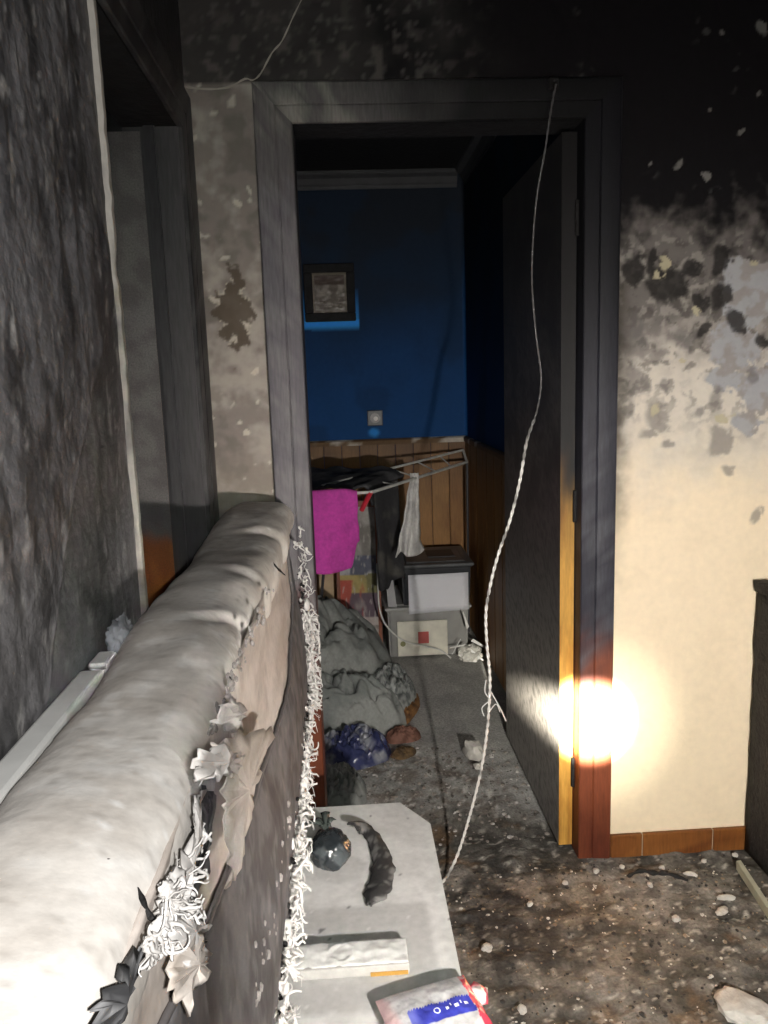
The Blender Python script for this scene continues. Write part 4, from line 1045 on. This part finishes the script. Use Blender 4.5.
bm = nb(); grid(bm,8,6,lambda a,c: (h3.lerp(h2,a)).lerp(h0.lerp(h1,a),c)+Vector((0,-.003-.004*math.sin(a*3)*c,0))); o = obj('paper_sheet',bm,mat('white_paper',(.80,.81,.86),.7,(8,.04),None),upbox,smooth=True); o.modifiers.new('t','SOLIDIFY').thickness=.002
bm = nb(); d0 = P(432,557,1,4.05); box(bm,(.42,3.98,.492),(.56,4.14,.496)); obj('dark_label',bm,M['dark'],upbox)
# white folder leaning against the upper box
w0 = P(389,570,1,3.88)
bm = nb(); poly_plate(bm,[Vector((.196,3.845,.276)),Vector((.240,3.842,.273)),Vector((.222,3.862,.455)),Vector((.188,3.865,.462))],(0,.02,.004)); tag(obj('white_folder',bm,mat('grey_white_card',(.36,.36,.37),.7),loc=(.21,3.85,.273)),'narrow pale grey folder standing on the clear box beside the dark box','folder')
# crumpled pale plastic beside the boxes
p = P(462,642,2,.03)
cp_ = thing('crumpled_film',(.57,3.74,0),'crumpled white plastic film with stiff shreds lying lit against the clear box','plastic film')
bm = nb(); blob(bm,(.60,3.775,.03),(.055,.05,.045),4,lambda d:.35*FB(d,2.2,2.)+.2*abs(FB(d,6,3.)),flat=.002); obj('crumple',bm,M['gloss'],cp_,smooth=True,auto=30,col=lambda q,n:(.66,.65,.60))
for a,c in (((468,628),(463,612)),((472,640),(490,650)),((460,640),(452,655)),((470,650),(484,668)),((465,645),(450,648))):
    q0_,q1__ = P(*a,1,3.74),P(*c,1,3.72); q1__.z = max(q1__.z,.01); bm = nb(); sdd = Vector((.006,0,.006)); poly_plate(bm,[q0_-sdd,q0_+sdd,q1__+sdd*.4,q1__-sdd*.4],(0,.004,0)); obj('shred',bm,M['white'],cp_)
# thin white flex
fx = [P(*q,1,3.80) for q in ((378,585),(379,605),(384,622),(394,634),(407,642),(425,646),(440,650))]+[P(451,658,2,.008)]
bm = nb(); tube(bm,smooth_path([Vector((fx[0].x,3.86,.50))]+fx,8),.0045,6); tag(obj('white_flex',bm,M['rackwhite'],loc=(fx[-1].x,fx[-1].y,0),smooth=True),'thin white electrical flex drooping in front of the clear box','cable')

# ------------------------------------------------------------------ heap of bedding and bags
def heap(name, cx, cy, rx, ry, h, seed, col, m, label, cat, fold=.04, nu=90, rot=0., zoff=0., power=.55, shape=None):
    bm = nb(); top = {}
    def H(u,v):
        r_ = math.hypot(u,v)
        if r_ >= 1: return 0
        q = Vector((u*1.6,v*1.6,seed))
        f = noise.fractal(q*1.1,1.,2.,3)
        rid = abs(noise.noise(q*1.7+Vector((4,2,0))+Vector((f,f,0))*.5)); rid2 = abs(noise.noise(q*3.6+Vector((1,7,0))))
        b_ = (1-r_**2.6)**power
        return max(0,h*b_*(1+.25*f*(shape or 1)) - fold*math.exp(-rid*16)*b_ - .5*fold*math.exp(-rid2*12)*b_ + .05*fold*noise.noise(q*7.)*b_ + .25*fold*noise.noise(q*2.6+Vector((9,1,0)))*b_)
    rows=[]
    K = nu
    for i in range(K//2+1):
        t = (i/(K//2)); rr = t; row=[]
        for k in range(K):
            a = 2*math.pi*k/K; w_ = 1+.13*noise.noise(Vector((math.cos(a)*1.4,math.sin(a)*1.4,seed*3)))+.04*noise.noise(Vector((math.cos(a)*5,math.sin(a)*5,seed)))
            u_, v_ = rr*math.cos(a), rr*math.sin(a)
            X_, Y_ = u_*w_*rx, v_*w_*ry
            row.append(Vector((cx+X_*math.cos(rot)-Y_*math.sin(rot),cy+X_*math.sin(rot)+Y_*math.cos(rot),zoff+H(u_,v_))))
        rows.append(row)
    loft(bm,rows[1:],closed=True)
    bm.verts.ensure_lookup_table()
    bm.faces.new([bm.verts[k] for k in range(K)][::-1])
    bm.faces.new([bm.verts[(len(rows)-2)*K+k] for k in range(K)])
    o = obj(name,bm,m,loc=(cx,cy,zoff),col=col,smooth=True,auto=80); tag(o,label,cat); return o
gq = lambda p,n: mix(mix((.16,.172,.166),(.235,.245,.235),ss(-.3,.3,FB(p,6,2.))),(.06,.066,.066),ss(.15,.45,FB(p,10,7.))*.55)
quilt = heap('grey_quilt',-.27,3.44,.47,.42,.44,2.3,gq,M['cloth'],'dusty grey quilt heaped behind the door frame in the blue room','quilt',.07,130,.15)
def as_part(o, root):
    for k in ('label','category'): del o[k]
    o.parent = root; o.location = Vector(o.location)-Vector(root.location)
as_part(heap('folded_corner',-.05,3.10,.26,.165,.24,5.1,gq,M['cloth'],'x','x',.07,100,-.25),quilt)
as_part(heap('shaggy_lining',.155,3.24,.11,.21,.17,7.7,lambda p,n: mix((.27,.285,.28),(.09,.10,.10),ss(-.1,.3,FB(p,45,2.))),M['cloth'],'x','x',.04,90,-.35),quilt)
as_part(heap('brown_lining',.235,3.20,.04,.16,.045,8.1,lambda p,n: mix((.24,.12,.045),(.12,.06,.025),ss(-.1,.3,FB(p,30,2.))),M['cloth'],'x','x',.02,60,-.3),quilt)
heap('blue_bag',-.015,2.82,.15,.115,.105,3.9,lambda p,n: mix((.030,.036,.095),(.24,.25,.28),ss(-.1,.35,FB(p,11,2.))),M['gloss'],'shiny dark blue plastic bag on the floor in front of the quilt','bag',.05,90,.2)
heap('pink_rag',.19,2.93,.075,.04,.055,6.1,lambda p,n: mix((.17,.085,.063),(.09,.04,.027),ss(-.1,.3,FB(p,30,2.))),M['cloth'],'salmon pink rag on the floor beside the blue bag','rag',.02,60,.2)
heap('ochre_rag',.185,2.80,.055,.035,.028,9.1,lambda p,n: mix((.12,.075,.035),(.07,.045,.025),ss(-.1,.3,FB(p,30,2.))),M['cloth'],'flat ochre rag between blue bag and rubble','rag',.01,60,.5)
heap('grey_cloth',-.075,2.52,.115,.14,.10,4.4,gq,M['cloth'],'crumpled grey cloth on the floor just past the door frame','cloth',.05,80,.0)
for o in list(bpy.data.objects):
    if '_w' in o: del o['_w']
